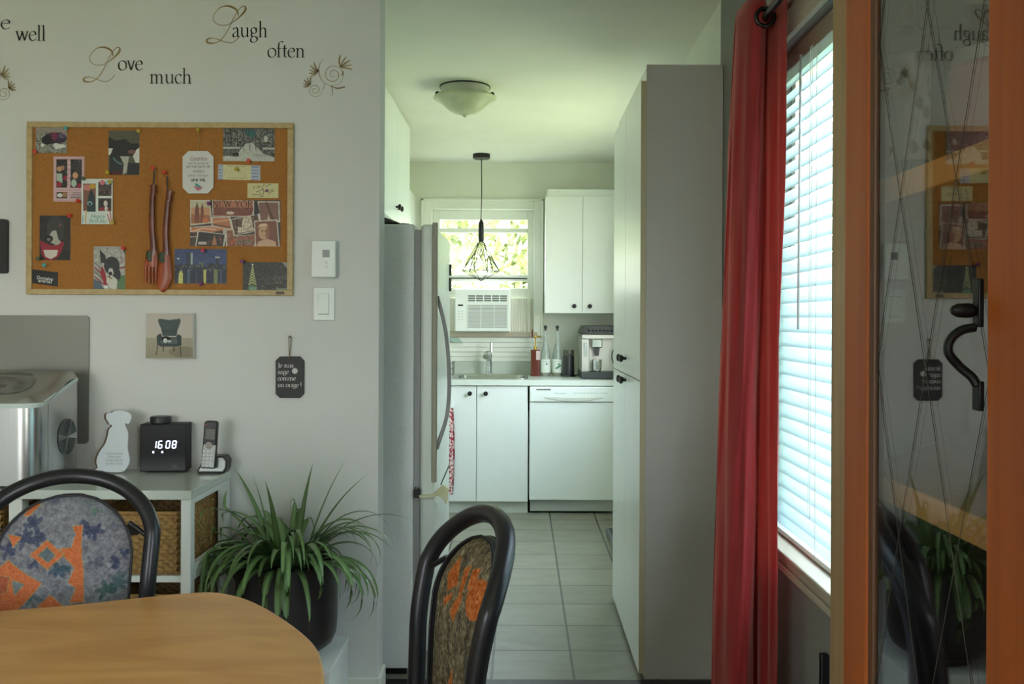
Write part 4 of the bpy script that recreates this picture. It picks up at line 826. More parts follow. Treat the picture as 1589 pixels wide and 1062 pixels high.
blade([(238, 287), (238, 292), (237.5, 300)], [10, 8.5, 9.5], ys - .002, .013, t, 'carved_knob', mrw); blade([(232, 390), (231, 398), (233, 406)], [8, 9, 5], ys - .005, .006, t, 'green_motif', mat('green_motif', (48, 62, 40), .5))
blade([(239.5, 264), (239, 276), (238.2, 288)], [2.4, 2.4, 2.4], ys, .002, t, 'loop', M_BLK)
t = thing('wooden_spoon', 'long carved wooden salad spoon hanging beside the fork', 'spoon', P(256, 360, YC1))
blade([(262, 298), (259, 330), (257, 360), (258, 385), (257, 396)], [8, 9, 9.5, 10, 14], ys, .012, t, 'handle', mrw)
blade([(257, 390), (256, 410), (255, 430), (251, 446), (248, 450)], [13, 18.5, 23, 17, 8], ys, .010, t, 'bowl', mcw)
blade([(263.5, 296), (262.5, 304), (262, 312)], [11, 9, 9.5], ys - .002, .013, t, 'carved_knob', mrw); blade([(252, 392), (250.5, 400), (253, 408)], [8, 9, 5], ys - .005, .006, t, 'green_motif', MATS['green_motif'])
blade([(259.5, 274), (259.5, 288), (260.5, 298)], [2.4, 2.4, 2.4], ys, .002, t, 'loop', M_BLK)
# push pins
PINS = [('red', 55.5, 236, 'at the lower left of the gravel photo'), ('teal', 103, 199.5, 'at the upper right of the gravel photo'), ('yellow', 215.5, 204, 'at the top right of the car dog photo'), ('yellow', 168.5, 269.5, 'at the bottom left of the car dog photo'), ('red', 239.5, 261.5, 'holding the wooden fork'), ('red', 258.5, 268.5, 'holding the wooden spoon'), ('yellow', 309, 202.5, 'holding the string of the white tag'), ('red', 387, 250.5, 'under the snowy street postcard'), ('yellow', 369, 264, 'in the middle of the pale ticket'), ('purple', 324, 317, 'on the NEW YORK postcard'), ('red', 110.5, 335.5, 'at the top right of the red grin photo'), ('red', 193.5, 385.5, 'at the top right of the Santa hat photo'), ('green', 62, 402, 'at the lower left of the red grin photo'), ('teal', 69.5, 413, 'above the black business card'), ('red', 123.5, 313, 'at the bottom of the pink card'), ('yellow', 175, 345.5, 'at the bottom right of the birthday card'), ('green', 130, 278.5, 'at the top left of the birthday card'), ('yellow', 171.5, 283, 'at the top right of the birthday card'), ('pink', 315, 390, 'at the top of the blue skyline postcard'), ('purple', 311.5, 441, 'at the bottom of the blue skyline postcard'), ('purple', 377.5, 406, 'at the corner of the dark tower postcard')]
PC = dict(red=(206, 48, 26), teal=(70, 150, 152), yellow=(176, 158, 40), purple=(120, 44, 110), green=(70, 92, 66), pink=(196, 60, 84))
pinmesh = {}
for i, (cn, u, v, where) in enumerate(PINS):
    x, _, z = P(u, v, YC1 - .004); yy = YCk - (.013 if 'wooden' in where else .006)
    if cn not in pinmesh:
        o = MB().lathe([(.0007, .006), (.0007, 0), (.0050, -.0005), (.0040, -.004), (.0040, -.007), (.0066, -.009), (.0066, -.0115), (.004, -.0125)], n=12, axis='y').build('push_pin', mat('pin_' + cn, PC[cn], .35), smooth='auto'); pinmesh[cn] = o
    else: o = pinmesh[cn].copy(); COL.objects.link(o)
    o.location = (x, yy, z); o.rotation_euler = (random.uniform(-.25, .1), 0, random.uniform(-.3, .3))
    setp(o, f'{cn} push pin {where}', 'push pin', 'push pins on the cork board')
# ---------------------------------------------------------------- other wall things
t = thing('thermostat', 'white digital wall thermostat above the light switch', 'thermostat', P(502, 402, YP))
a = P(483, 431, YP - .025); b_ = P(521.5, 373.5, YP - .025)
MB().box(a[0] - .002, b_[0] - .004, YP - .012, YP - .001, a[2] + .004, b_[2] - .002).build('back_plate', M_WPL, t, world=True)
MB().box(a[0], b_[0], YP - .030, YP - .012, a[2], b_[2]).build('cover', M_WPL, t, world=True, bevel=.004, seg=3)
a = P(500.5, 399.5, YP - .03); b_ = P(511.5, 388, YP - .03); MB().box(a[0], b_[0], YP - .0308, YP - .029, a[2], b_[2]).build('screen', mat('lcd', (96, 104, 100), .3), t, world=True)
for v in (407.5, 414.5):
    a = P(506, v, YP - .03); MB().lathe([(.0055, -.0015), (.0055, 0)], (a[0], YP - .030, a[2]), 16, 'y').build('button', mat('btn_white', (206, 210, 206), .4), t, world=True)
t = thing('light_switch', 'white rocker light switch below the thermostat', 'light switch', P(502.5, 471.5, YP))
a = P(486, 497.5, YP - .006); b_ = P(519.5, 446, YP - .006)
MB().box(a[0], b_[0], YP - .006, YP - .0005, a[2], b_[2]).build('wall_plate', M_WPL, t, world=True, bevel=.0025)
a = P(494, 488, YP - .006); b_ = P(510, 456.5, YP - .006)
MB().box(a[0] - .001, b_[0] + .001, YP - .0065, YP - .0055, a[2] - .001, b_[2] + .001).build('rocker_gap', mat('gap_grey', (130, 134, 130), .6), t, world=True)
MB().add([(a[0], YP - .006, a[2]), (b_[0], YP - .006, a[2]), (b_[0], YP - .011, a[2] + .002), (a[0], YP - .011, a[2] + .002), (a[0], YP - .007, b_[2]), (b_[0], YP - .007, b_[2]), (a[0], YP - .005, b_[2]), (b_[0], YP - .005, b_[2])], [(0, 1, 2, 3), (3, 2, 5, 4), (4, 5, 7, 6), (0, 3, 4, 6), (1, 7, 5, 2)]).build('rocker', M_WPL, t, world=True)
t = thing('message_plaque', 'black octagonal plaque reading Je suis sage comme un orage', 'plaque', P(449, 586, YP))
MB().prism([(p[0], p[2]) for p in octa(427.5, 553.5, 471.5, 618, 6.5, YP - .009)], YP - .009, YP - .002).build('board', mat('slate_black', (38, 37, 40), .55), t, world=True, bevel=.001)
for s_, v, wd in (('Je suis', 570.5, 24.5), ('sage', 580.5, 17), ('comme', 590.5, 28), ('un orage !', 600.8, 37)):
    mb = MB(); X, _, Z = P(431, v, YP - .0098); serif(mb, s_, X, Z, 4.5 / F * YV, YP - .0098, thick=.26, fit=wd / F * YV); mb.build('lettering', mwh, t, world=True, recalc=False)
X, _, Z = P(457.5, 576, YP - .01); MB().lathe([(.0098, -.0008), (.0098, 0)], (X, YP - .0092, Z), 20, 'y').build('thunder_cloud', mwh, t, world=True)
a = P(449, 555, YP - .01); b_ = P(450, 523, YP - .01); mj = mat('jute', (128, 112, 84), .9)
MB().tube([(a[0], YP - .0105, a[2] - .003), (b_[0] - .005, YP - .008, b_[2])], .0013, 6).tube([(a[0], YP - .0105, a[2] - .003), (b_[0] + .004, YP - .008, b_[2])], .0015, 6).build('string', mj, t, world=True)
MB().lathe([(.004, -.012), (.004, -.008), (.0015, -.007), (.0015, 0)], (b_[0], YP - .001, b_[2]), 10, 'y').build('nail', mat('nail', (100, 84, 66), .5), t, world=True)
# canvas with the wing chair
c = CV_(70, 68, 2.4, (196, 186, 176)); c.rect(0, 37, 70, 68, (170, 162, 142)); c.ell(56, 58, 22, 8, (140, 132, 112), .7); c.a += np.clip((c.y - 37) / 31, 0, 1)[..., None] * -.05
ch = (84, 92, 92)
c.poly([(19, 8), (35, 10), (51, 8), (52, 12), (47, 26), (46, 34), (25, 34), (23, 24), (18, 12)], ch); c.poly([(16, 34), (22, 30), (25, 36), (45, 36), (48, 31), (53, 34), (53, 48), (46, 50), (22, 50), (17, 47)], (74, 82, 82)); c.poly([(22, 38), (46, 38), (47, 46), (22, 46)], (100, 108, 106)); c.line([(25, 27), (46, 27)], .8, (60, 66, 66))
for p_ in ([(18, 48), (15.5, 63)], [(51, 48), (52.5, 64)], [(26, 50), (26, 57)], [(42, 50), (42, 57)]): c.line(p_, 1.1, (50, 48, 46))
c.ell(30, 39, 7, 4.5, (34, 34, 36)); c.ell(29, 41, 3, 3.5, W); c.ell(35, 42, 3, 2, (190, 188, 184)); c.noise(.015, 1, seed=21)
t = thing('canvas_picture', 'small square canvas of a grey wing chair with a dog on it', 'picture', P(263, 521, YP))
a = P(226.5, 556.5, YP - .028); b_ = P(299, 486.5, YP - .028)
MB().box(a[0], b_[0], YP - .026, YP - .001, a[2], b_[2]).build('canvas', mat('canvas_white', (206, 202, 198), .8), t, world=True)
print_card(c, 226.5, 486.5, 299, 556.5, YP - .0272, 'print', None, parent=t, m=MPM)
# black panel at the left edge
a = P(-60, 424, YP - .02); b_ = P(9.5, 340, YP - .02)
o = MB().prism(rrect(a[0], b_[0], a[2], b_[2], .009), YP - .02, YP - .001).build('wall_panel', mat('black_panel', (34, 33, 35), .5), smooth='auto'); setp(o, 'black rounded panel on the wall at the left photo edge', 'panel')
# grey metal sheet
a = P(-150, 688, YP - .012); b_ = P(137, 490, YP - .012)
t = thing('metal_sheet_board', 'flat grey metal sheet hanging behind the ice maker', 'metal board', (a[0], YP, b_[2]))
MB().prism(rrect(a[0], b_[0], a[2], b_[2], .014), YP - .008, YP - .003).build('sheet', mat('sheet_grey', (134, 132, 126), .42, metal=.35, var=.04, nscale=3), t, world=True, smooth='auto')
x_, _, z_ = P(79, 489, YP); MB().tube([(x_ - .012, YP - .004, z_ - .006), (x_ - .012, YP - .004, z_ + .004), (x_ + .012, YP - .004, z_ + .004), (x_ + .012, YP - .004, z_ - .006)], .0016, 6).build('hook', M_WPL, t, world=True)

# ---------------------------------------------------------------- console with baskets
t = thing('console_shelf', 'white console shelf with wicker baskets against the wall', 'shelf', (-1.5, 2.95, 0))
CX0, CX1, CY0, CY1, CZ = -2.56, -.985, 2.775, 3.155, .808
MB().box(CX0 - .01, CX1 + .003, CY0 - .008, CY1, CZ - .028, CZ).build('top', mat('gloss_white', (196, 204, 196), .12), t, world=True, bevel=.003)
bays = [CX0, CX0 + .525, CX0 + 1.05, CX1]; mw = M_CABW
for i, xb in enumerate(bays[:-1]):
    for y_ in (CY0, CY1 - .04): MB().box(xb - .02 if i else xb, xb + .02 if i else xb + .04, y_, y_ + .04, 0, CZ - .028).build('post', mw, t, world=True, bevel=.002)
for y_ in (CY0, CY1 - .04): MB().box(CX1 - .03, CX1, y_, y_ + .036, 0, CZ - .028).build('post', mw, t, world=True, bevel=.002)
for z in (.53, .28, .05): MB().box(CX0 + .01, CX1 - .005, CY0 + .006, CY1 - .01, z, z + .019).build('shelf_board', mw, t, world=True, bevel=.001)
for z0, z1 in ((.762, .78), (.530, .576), (.28, .32), (.03, .07)): MB().box(CX1 - .022, CX1 - .001, CY0 + .036, CY1 - .04, z0, z1).build('side_rail', mw, t, world=True, bevel=.001)
MB().box(CX0 + .01, CX1 - .01, CY1 - .010, CY1 - .004, .05, CZ - .03).build('back_panel', mat('back_dark', (84, 74, 60), .8), t, world=True)
mwk = mat('wicker', (146, 114, 64), .6, var=.35, nscale=70)
mwk2 = mat('wicker_side', (128, 100, 66), .7, var=.3, nscale=90)
def basket(loc, bw, bd, bh):
    t = thing('wicker_basket', 'b', 'basket', loc, group='wicker baskets in the white console shelf')
    def wall(p0, p1, hole=None):
        L = math.hypot(p1[0] - p0[0], p1[1] - p0[1]); nx_, nz = int(L / .0035), int(bh / .0028); dx, dy = (p1[0] - p0[0]) / L, (p1[1] - p0[1]) / L; nx0, ny0 = dy, -dx
        def f(a, b):
            s_, h_ = a * L, b * bh; row = int(h_ / .0105)
            d = .0042 * math.sin(s_ / .030 * 2 * PI + (PI if row % 2 else 0)) * abs(math.sin(h_ / .0105 * PI)) ** .6 + .0022 * abs(math.sin(h_ / .0105 * PI))
            return (p0[0] + dx * s_ + nx0 * d, p0[1] + dy * s_ + ny0 * d, h_)
        return f, nx_, nz
    mb = MB(); c4 = [(-bw / 2, 0), (bw / 2, 0), (bw / 2, bd), (-bw / 2, bd)]
    for i in range(4):
        f, nx_, nz = wall(c4[i], c4[(i + 1) % 4]); mb.grid(f, nx_, nz)
    mb.box(-bw / 2 + .004, bw / 2 - .004, .004, bd - .004, 0, .008)
    mb.build('weave', mwk, t, smooth=True, recalc=False)
    pts = [(x, y, bh) for x, y in rrect(-bw / 2, bw / 2, 0, bd, .015, 3)]; m2 = MB().tube(pts, .006, 8, closed=True)
    n_ = 60
    m2.build('rim', mwk, t, smooth=True)
    MB().prism(rrect(-.045, .005, bh - .065, bh - .035, .008), -.0065, .004, 'y').build('hand_hole', mat('hole_dark', (18, 14, 10), .9), t)
    return t
b0 = basket((CX1 - .03 - .135, CY0 + .02, .5495), .235, .345, .185); b0['label'] = 'upper wicker basket at the right end of the console'
wx = [CX1 - .165, CX1 - .415, CX1 - .695, CX1 - .935, CX1 - 1.2, CX1 - 1.44]
nm = ['at the right end of the console', 'second from the right end of the console', 'third from the right, behind the left dining chair', 'fourth from the right, at the photo edge', 'fifth from the right, beyond the photo', 'leftmost on the console']
for j, (z, rn) in enumerate(((.5495, 'upper'), (.2995, 'middle'), (.0695, 'lower'))):
    for i, x in enumerate(wx[:4]):
        if i == 0 and j == 0: continue
        if j == 2 and i > 1: continue
        dup(b0, (x, CY0 + .02, z), f'{rn} wicker basket {nm[i]}')
# ice maker
t = thing('ice_maker', 'silver countertop ice maker on the console', 'ice maker', (-1.6, 2.9, CZ))
IX0, IX1, IY0, IY1 = -1.76, -1.462, 2.785, 3.10
def prof(h0, h1):  # front outline with rounded vertical corners
    return rrect(IX0, IX1, IY0, IY1, .045, 6)
foot = rrect(IX0, IX1, IY0, IY1, .05, 7)
def ztop(y): 
    q = min(1, max(0, (y - (IY0 + .06)) / .19)); q = q * q * (3 - 2 * q); return CZ + .262 + .062 * q
k = len(foot); mb = MB()
mb.add([(x, y, CZ + .008) for x, y in foot] + [(x, y, ztop(y) - .020) for x, y in foot], [(i, (i + 1) % k, k + (i + 1) % k, k + i) for i in range(k)] + [tuple(range(k))]); mb.build('body', M_STEEL, t, world=True, smooth='auto')
mb = MB(); mb.add([(x, y, ztop(y) - .020) for x, y in foot] + [(x + (.002 if x > -1.6 else -.002), y - (.002 if y < 2.9 else 0), ztop(y) - .010) for x, y in foot] + [(x, y, ztop(y) - .006) for x, y in foot], [(i + s * k, (i + 1) % k + s * k, (s + 1) * k + (i + 1) % k, (s + 1) * k + i) for s in (0, 1) for i in range(k)]); mb.build('pale_trim_band', mat('pale_teal_band', (204, 216, 212), .3), t, world=True, smooth='auto')
mb = MB(); lid = [(x * 1, y) for x, y in foot]; NL = 14
def lidp(a, b):
    y = IY0 + (IY1 - IY0) * b; r_ = .05; ins = -.003
    if y < IY0 + r_: ins = r_ - math.sqrt(max(0, r_ * r_ - (IY0 + r_ - y) ** 2))
    if y > IY1 - r_: ins = r_ - math.sqrt(max(0, r_ * r_ - (y - IY1 + r_) ** 2))
    x = IX0 + ins + (IX1 - IX0 - 2 * ins) * a
    ed = min(1, min(a, 1 - a) / .1, (min(b, 1 - b) + .0001) / .1); return (x, y, ztop(y) - .008 + .026 * math.sin(ed * PI / 2) ** .6)
mb.grid(lidp, 26, 40); mb.build('lid', mat('satin_steel', (176, 176, 170), .42, metal=.9, stretch=(40, 40, 1)), t, world=True, smooth=True)
mb = MB(); mb.grid(lambda a, b: ((lambda rr, an: (-1.635 + .1 * rr * math.cos(an), IY0 + .135 + .085 * rr * math.sin(an), ztop(IY0 + .135 + .085 * rr * math.sin(an)) + .0195 + .006 * math.sin(rr * PI)))(a, b * 2 * PI)), 8, 30); mb.build('lid_window', mat('lid_window', (120, 118, 112), .15, metal=.4), t, world=True, smooth=True)
vy, vz = 2.99, CZ + .132
MB().lathe([(.058, 0), (.058, .002)], (IX1, vy, vz), 32, 'x').build('vent_recess', mat('vent_dark', (60, 64, 64), .5), t, world=True)
mb = MB()
for k_ in range(7):
    r_ = .010 + k_ * .0078
    mb.tube([(IX1 + .003, vy + r_ * math.cos(a), vz + r_ * math.sin(a)) for a in np.linspace(0, 2 * PI, 28)[:-1]], .0013, 5, closed=True)
for a in (1.15,): mb.box(IX1 + .001, IX1 + .005, vy - .0, vy + .0, vz, vz) if False else mb.tube([(IX1 + .004, vy - .056 * math.cos(a), vz - .056 * math.sin(a)), (IX1 + .004, vy + .056 * math.cos(a), vz + .056 * math.sin(a))], .0024, 6)
mb.build('vent_grille', mat('vent_ring', (120, 126, 124), .4), t, world=True, smooth=True)
MB().prism([(vy - .057, vz + .012), (vy, vz + .002), (vy + .057, vz + .010), (vy + .057, vz - .012), (vy, vz - .003), (vy - .057, vz - .008)], IX1 + .003, IX1 + .006, 'x').build('vent_crossbar', M_CHR, t, world=True)
MB().box(IX1 - .0005, IX1 + .001, IY0 + .085, IY0 + .088, CZ + .01, ztop(IY0 + .086) - .016).build('seam', M_GASK, t, world=True)
# dog figure
yd = 3.075
t = thing('dog_cutout', 'white wooden dog silhouette with small lettering on the console', 'ornament', P(180, 737, yd))
L_ = [(167, 659), (164.5, 654), (165, 648), (168, 646), (173, 645.5), (177, 643), (184, 641.8), (192, 643), (199, 645), (203, 648.5), (204, 653), (201, 660), (198.5, 663), (195, 662), (194.5, 667), (198, 674), (199, 684), (198, 700), (201, 716), (200.5, 724), (196, 732), (189, 737.5), (166, 737.5), (156, 735), (148, 737.5), (143, 739), (143, 736.5), (150, 732), (151.5, 730), (149.5, 722), (151.5, 713), (156, 704), (163, 694), (167, 682), (169, 672), (174, 666), (173, 664.5), (170, 663.5)]
z_off = CZ + .001 - min(P(a, b, yd)[2] for a, b in L_)
Lq = [(P(a, b, yd)[0], P(a, b, yd)[2] + z_off) for a, b in L_]; Lc = cr_([(x, z, 0) for x, z in Lq], 4, closed=True); Lc = [(p[0], p[1]) for p in Lc]
mdb = mat('cutout_white', (206, 212, 216), .4); MB().prism(Lc, yd, yd + .0035).build('face', mdb, t, world=True)
MB().prism([(x - .0080, z) for x, z in Lc], yd + .0036, yd + .014).build('wooden_back', mat('mdf_brown', (96, 76, 62), .7), t, world=True)
for k_, s_ in enumerate(('VOUS HUMAINS', 'A MES YEUX', 'VOTRE MAISON', 'NOTRE COEUR')):
    X, _, Z = P(163.5 + (3 if k_ == 1 else 0), 710.5 + k_ * 5.2, yd); text(s_, 4.2 / F * yd, X, Z + z_off, yd - .0004, 'lettering', mat('faint_ink', (140, 142, 144), .6), t, fit=(21 if k_ == 1 else 26.5) / F * yd)
# alarm clock
yk = 3.085
t = thing('alarm_clock', 'black cube clock radio showing 16 08 in white digits', 'clock', (P(253, 735, yk)[0], yk, CZ + .0005), rz=.10)
kw, kh, kd = .150, .162, .072
MB().box(-kw / 2, kw / 2, 0, kd, .004, kh).build('case', mat('clock_black', (30, 31, 34), .5, spec=.3), t, bevel=.003)
MB().box(-kw / 2 + .003, kw / 2 - .003, -.0012, .001, .008, kh - .004).build('front_panel', mat('clock_front', (20, 20, 24), .25, spec=.15), t)
MB().lathe([(.031, kh), (.034, kh + .003), (.034, kh + .02), (.031, kh + .023)], (-.018, kd / 2, 0), 32).build('dial', mat('dial_black', (40, 42, 44), .4), t, smooth='auto')
mdg = mat('lit_digit', (214, 222, 255), .5, emit=1.6)
SEG = {'a': ((0, 2), (1, 2)), 'b': ((1, 1), (1, 2)), 'c': ((1, 0), (1, 1)), 'd': ((0, 0), (1, 0)), 'e': ((0, 0), (0, 1)), 'f': ((0, 1), (0, 2)), 'g': ((0, 1), (1, 1))}
DG = {'1': 'bc', '6': 'acdefg', '0': 'abcdef', '8': 'abcdefg'}
for ch_, u in (('1', 237.6), ('6', 246.5), ('0', 258), ('8', 267.5)):
    mb = MB(); xo, zo = (u - 253) / F * yk - .002, (735 - 696.5) / F * yk; dw, dh = .0112, .0118
    for s_ in DG[ch_]:
        (ax, az), (bx, bz) = SEG[s_]; p0 = np.array([xo + ax * dw + az * .0015, zo + az * dh]); p1 = np.array([xo + bx * dw + bz * .0015, zo + bz * dh]); d = (p1 - p0) / np.linalg.norm(p1 - p0); n_ = np.array([-d[1], d[0]]) * .0016; p0 = p0 + d * .001; p1 = p1 - d * .001
        mb.add([(p0[0] + n_[0], -.0018, p0[1] + n_[1]), (p1[0] + n_[0], -.0018, p1[1] + n_[1]), (p1[0] - n_[0], -.0018, p1[1] - n_[1]), (p0[0] - n_[0], -.0018, p0[1] - n_[1])], [(0, 1, 2, 3)])
    mb.build('digit', mdg, t, recalc=False)
for u, s_ in ((237, .006), (250.5, .006)):
    xo, zo = (u - 253) / F * yk, (735 - 702) / F * yk
    MB().prism([(xo, zo - .004), (xo + s_, zo - .004), (xo + s_ * .8, zo + .0), (xo + s_, zo + .002), (xo + .001, zo + .002)], -.0018, -.0012).build('weather_icon', mdg, t)
xo, zo = (272 - 253) / F * yk, (735 - 725) / F * yk
mb = MB(); mb.tube([(xo - .004, -.0016, zo - .002), (xo + .001, -.0016, zo + .012), (xo + .006, -.0016, zo - .002)], .0006, 5).tube([(xo - .010, -.0016, zo - .003), (xo + .009, -.0016, zo - .003)], .0006, 5).tube([(xo - .008, -.0016, zo + .004), (xo - .005, -.0016, zo + .001), (xo - .003, -.0016, zo + .004)], .0005, 5)
mb.build('logo', mat('logo_grey', (120, 122, 126), .5), t)
# cordless phone
yp = 3.075
t = thing('cordless_phone', 'silver and black cordless handset standing in its cradle', 'phone', (P(329, 735, yp)[0], yp, CZ + .0005))
q = lambda u, v: ((u - 329) / F * yp, (736 - v) / F * yp)
MB().prism([q(306, 736), q(347, 736), q(351, 729), q(352, 716), q(347, 709), q(318, 709), q(306, 731)], .0, .055).build('cradle', M_BLK, t, bevel=.004)
MB().prism([q(308, 733), q(346, 733), q(350, 727), q(350.5, 717), q(346, 711), q(320, 711), q(309, 730)], -.003, .001).build('cradle_face', mat('phone_silver', (150, 154, 152), .3, metal=.6), t, bevel=.002)
hs = thing('x', None, None); bpy.data.objects.remove(hs)
hq = [q(315.5, 726), q(337, 727), q(341, 657), q(338.5, 653.5), q(323, 653), q(320.5, 656)]
hh = MB().prism(hq, -.026, -.006).build('handset', M_BLK, t, bevel=.004, seg=3)
MB().prism([q(316.5, 724), q(336, 725), q(339, 690.5), q(320, 689)], -.0285, -.024).build('keypad', MATS['phone_silver'], t, bevel=.001)
MB().prism([q(322, 681), q(337, 681.8), q(338, 666), q(323.5, 665)], -.0275, -.025).build('screen', mat('phone_lcd', (96, 96, 92), .25), t)
xq, zq = q(328.5, 690); MB().lathe([(.011, -.031), (.012, -.029), (.012, -.026)], (xq, 0, zq), 20, 'y').build('navigation_pad', M_CHR, t, smooth='auto')
mb = MB()
for r_ in range(5):
    for c_ in range(3): xq, zq = q(321.5 + c_ * 5.6 - r_ * .55, 699.5 + r_ * 5.6); mb.prism(rrect(xq - .0042, xq + .0042, zq - .0035, zq + .0035, .0015, 2), -.0302, -.028)
mb.build('key', mat('key_white', (200, 202, 198), .35), t)
xq, zq = q(323.5, 659); MB().lathe([(.002, -.0275), (.002, -.026)], (xq, 0, zq), 10, 'y').build('red_light', mat('red_led', (176, 40, 30), .4), t)

# ---------------------------------------------------------------- plant on low box
t = thing('low_storage_box', 'low white box carrying the potted plant', 'storage box', (-.75, 3.0, 0))
MB().box(-.93, -.582, 2.835, 3.154, .0, .226).build('body', M_CABW, t, world=True, bevel=.002)
MB().box(-.935, -.578, 2.828, 3.155, .227, .246).build('lid', M_CABW, t, world=True, bevel=.002)
t = thing('potted_spider_plant', 'spider plant in a black pot on the low white box', 'potted plant', (-.748, 2.985, .2465))
mpot = mat('pot_black', (42, 40, 42), .38, bump=.1, bscale=40)
PR = .160
MB().lathe([(.095, 0), (.097, .018), (.12, .022), (.145, .04), (.157, .07), (PR, .12), (PR + .001, .30), (PR - .004, .304), (PR - .010, .30), (PR - .012, .27)], n=56).build('pot', mpot, t, smooth='auto')
MB().lathe([(PR - .013, .262), (PR - .02, .275), (.05, .285)], n=40).build('soil', mat('soil', (44, 32, 24), .95, bump=1, bscale=120, var=.3), t)
an = math.radians(-68); 
mb = MB(); 
for a_, z0, z1 in ((an, .045, .115),):
    n_ = 6; vs = []
    for i in range(n_ + 1):
        aa = an - .10 + .17 * i / n_
        for z in (z0, z1): vs.append(((PR + .0015) * math.cos(aa), (PR + .0015) * math.sin(aa), z))
    mb.add(vs, [(2 * i, 2 * i + 2, 2 * i + 3, 2 * i + 1) for i in range(n_)])
mb.build('water_gauge_slot', mat('slot_black', (12, 12, 13), .3), t)
g = np.random.default_rng(17); mb = MB(); cols = []
def leaf(az, L, e0, wd, tip, r0):
    p = np.array([r0 * math.cos(az), r0 * math.sin(az), .275]); n_ = 15; pts = [p.copy()]; el = e0
    for i in range(n_):
        el -= tip / n_ * (0.35 + 1.5 * i / n_); az_ = az
        p = p + L / n_ * np.array([math.cos(el) * math.cos(az_), math.cos(el) * math.sin(az_), math.sin(el)])
        rr = math.hypot(p[0], p[1])
        if p[2] < .31 and rr < PR + .014: k_ = (PR + .014) / max(rr, .01); p[0] *= k_ ** (.3 if p[2] > .28 else 1); p[1] *= k_ ** (.3 if p[2] > .28 else 1)
        p[1] = min(p[1], .158 - .003 * i / n_); p[2] = max(p[2], .03)
        if p[0] < -.222 and p[1] > -.24 : p[0] = max(p[0], -.222)
        pts.append(p.copy())
    pts = np.array(pts); o = len(mb.v); vs = []
    d = np.gradient(pts, axis=0); d /= np.linalg.norm(d, axis=1)[:, None] + 1e-9
    side = np.cross(d, [0, 0, 1.0]); side /= np.linalg.norm(side, axis=1)[:, None] + 1e-6; up = np.cross(side, d)
    for i in range(n_ + 1):
        w_ = wd * min(1, .55 + i / n_ * 1.6) * max(.03, (1 - (i / n_) ** 2.2)); vs += [tuple(pts[i] - side[i] * w_ + up[i] * w_ * .35), tuple(pts[i]), tuple(pts[i] + side[i] * w_ + up[i] * w_ * .35)]
    gcol = g.uniform(.75, 1.2); base = np.array([.066, .142, .04]) * gcol; mid = np.array([.17, .28, .10]) * gcol
    for i in range(n_ + 1): cols.extend([base, mid, base])
    mb.add(vs, [(i * 3 + k, i * 3 + k + 1, i * 3 + k + 4, i * 3 + k + 3) for i in range(n_) for k in (0, 1)])
for i in range(100):
    az = g.uniform(0, 2 * PI)
    if math.sin(az) > .35 and g.uniform() < .55: az = -az
    L = g.uniform(.22, .42); e0 = math.radians(g.uniform(25, 88))
    leaf(az, L, e0, g.uniform(.009, .016), math.radians(g.uniform(110, 200)), g.uniform(0, .07))
for (az, L, e0, wd, tp) in ((2.6, .36, 1.15, .013, .35), (.35, .37, 1.3, .012, .25), (.2, .42, .95, .009, 1.4), (3.1, .30, 1.45, .012, .2), (-.4, .42, .95, .009, 1.7), (-1.8, .32, 1.4, .013, .3), (.6, .36, 1.1, .010, .5), (2.9, .38, .95, .010, .6), (3.3, .46, .8, .009, 1.3), (1.2, .33, 1.4, .012, .25)): leaf(az, L, e0, wd, tp, .03)
mlf = bpy.data.materials.new('spider_leaf'); mlf.use_nodes = True; nt_ = mlf.node_tree; b = nt_.nodes['Principled BSDF']; at = nt_.nodes.new('ShaderNodeAttribute'); at.attribute_name = 'leaf'; nt_.links.new(at.outputs['Color'], b.inputs['Base Color']); b.inputs['Roughness'].default_value = .38
o = mb.build('foliage', mlf, t, smooth=True, recalc=False)
a_ = o.data.color_attributes.new('leaf', 'FLOAT_COLOR', 'POINT'); arr = np.ones((len(cols), 4), np.float32); arr[:, :3] = np.array(cols); a_.data.foreach_set('color', arr.ravel())

# ---------------------------------------------------------------- dining table
top = [(-1.30, 1.705), (-1.017, 1.811), (-.907, 1.845), (-.798, 1.893), (-.70, 1.932), (-.641, 1.942), (-.587, 1.918), (-.537, 1.877), (-.476, 1.807), (-.407, 1.712), (-.358, 1.629), (-.328, 1.548), (-.306, 1.454), (-.302, 1.34), (-.33, 1.23), (-.40, 1.13), (-.52, 1.06), (-.72, .98), (-1.05, .87), (-1.38, .78), (-1.60, .75), (-1.75, .80), (-1.85, .92), (-1.88, 1.08), (-1.85, 1.24), (-1.78, 1.38), (-1.68, 1.49), (-1.52, 1.60)]
to = [(p[0], p[1]) for p in cr_([(x, y, 0) for x, y in top], 5, closed=True)]
t = thing('dining_table', 'maple dining table with rounded corners in the foreground', 'dining table', (-1.05, 1.35, 0))
MB().prism(to, .722, .75, 'z').build('tabletop', M_TABLE, t, world=True, bevel=.008, seg=4)
ctr = np.array([-1.07, 1.35]); ap = [tuple(ctr + (np.array(p) - ctr) * .78) for p in to]
MB().prism(ap, .655, .721, 'z').build('apron', M_TABLE, t, world=True)
for x, y in ((-1.55, .98), (-1.48, 1.46), (-.66, 1.20), (-.76, 1.62)): MB().tube([(x, y, 0), (x, y, .655)], [.024, .032], 16).build('leg', M_TABLE, t, world=True, smooth='auto')

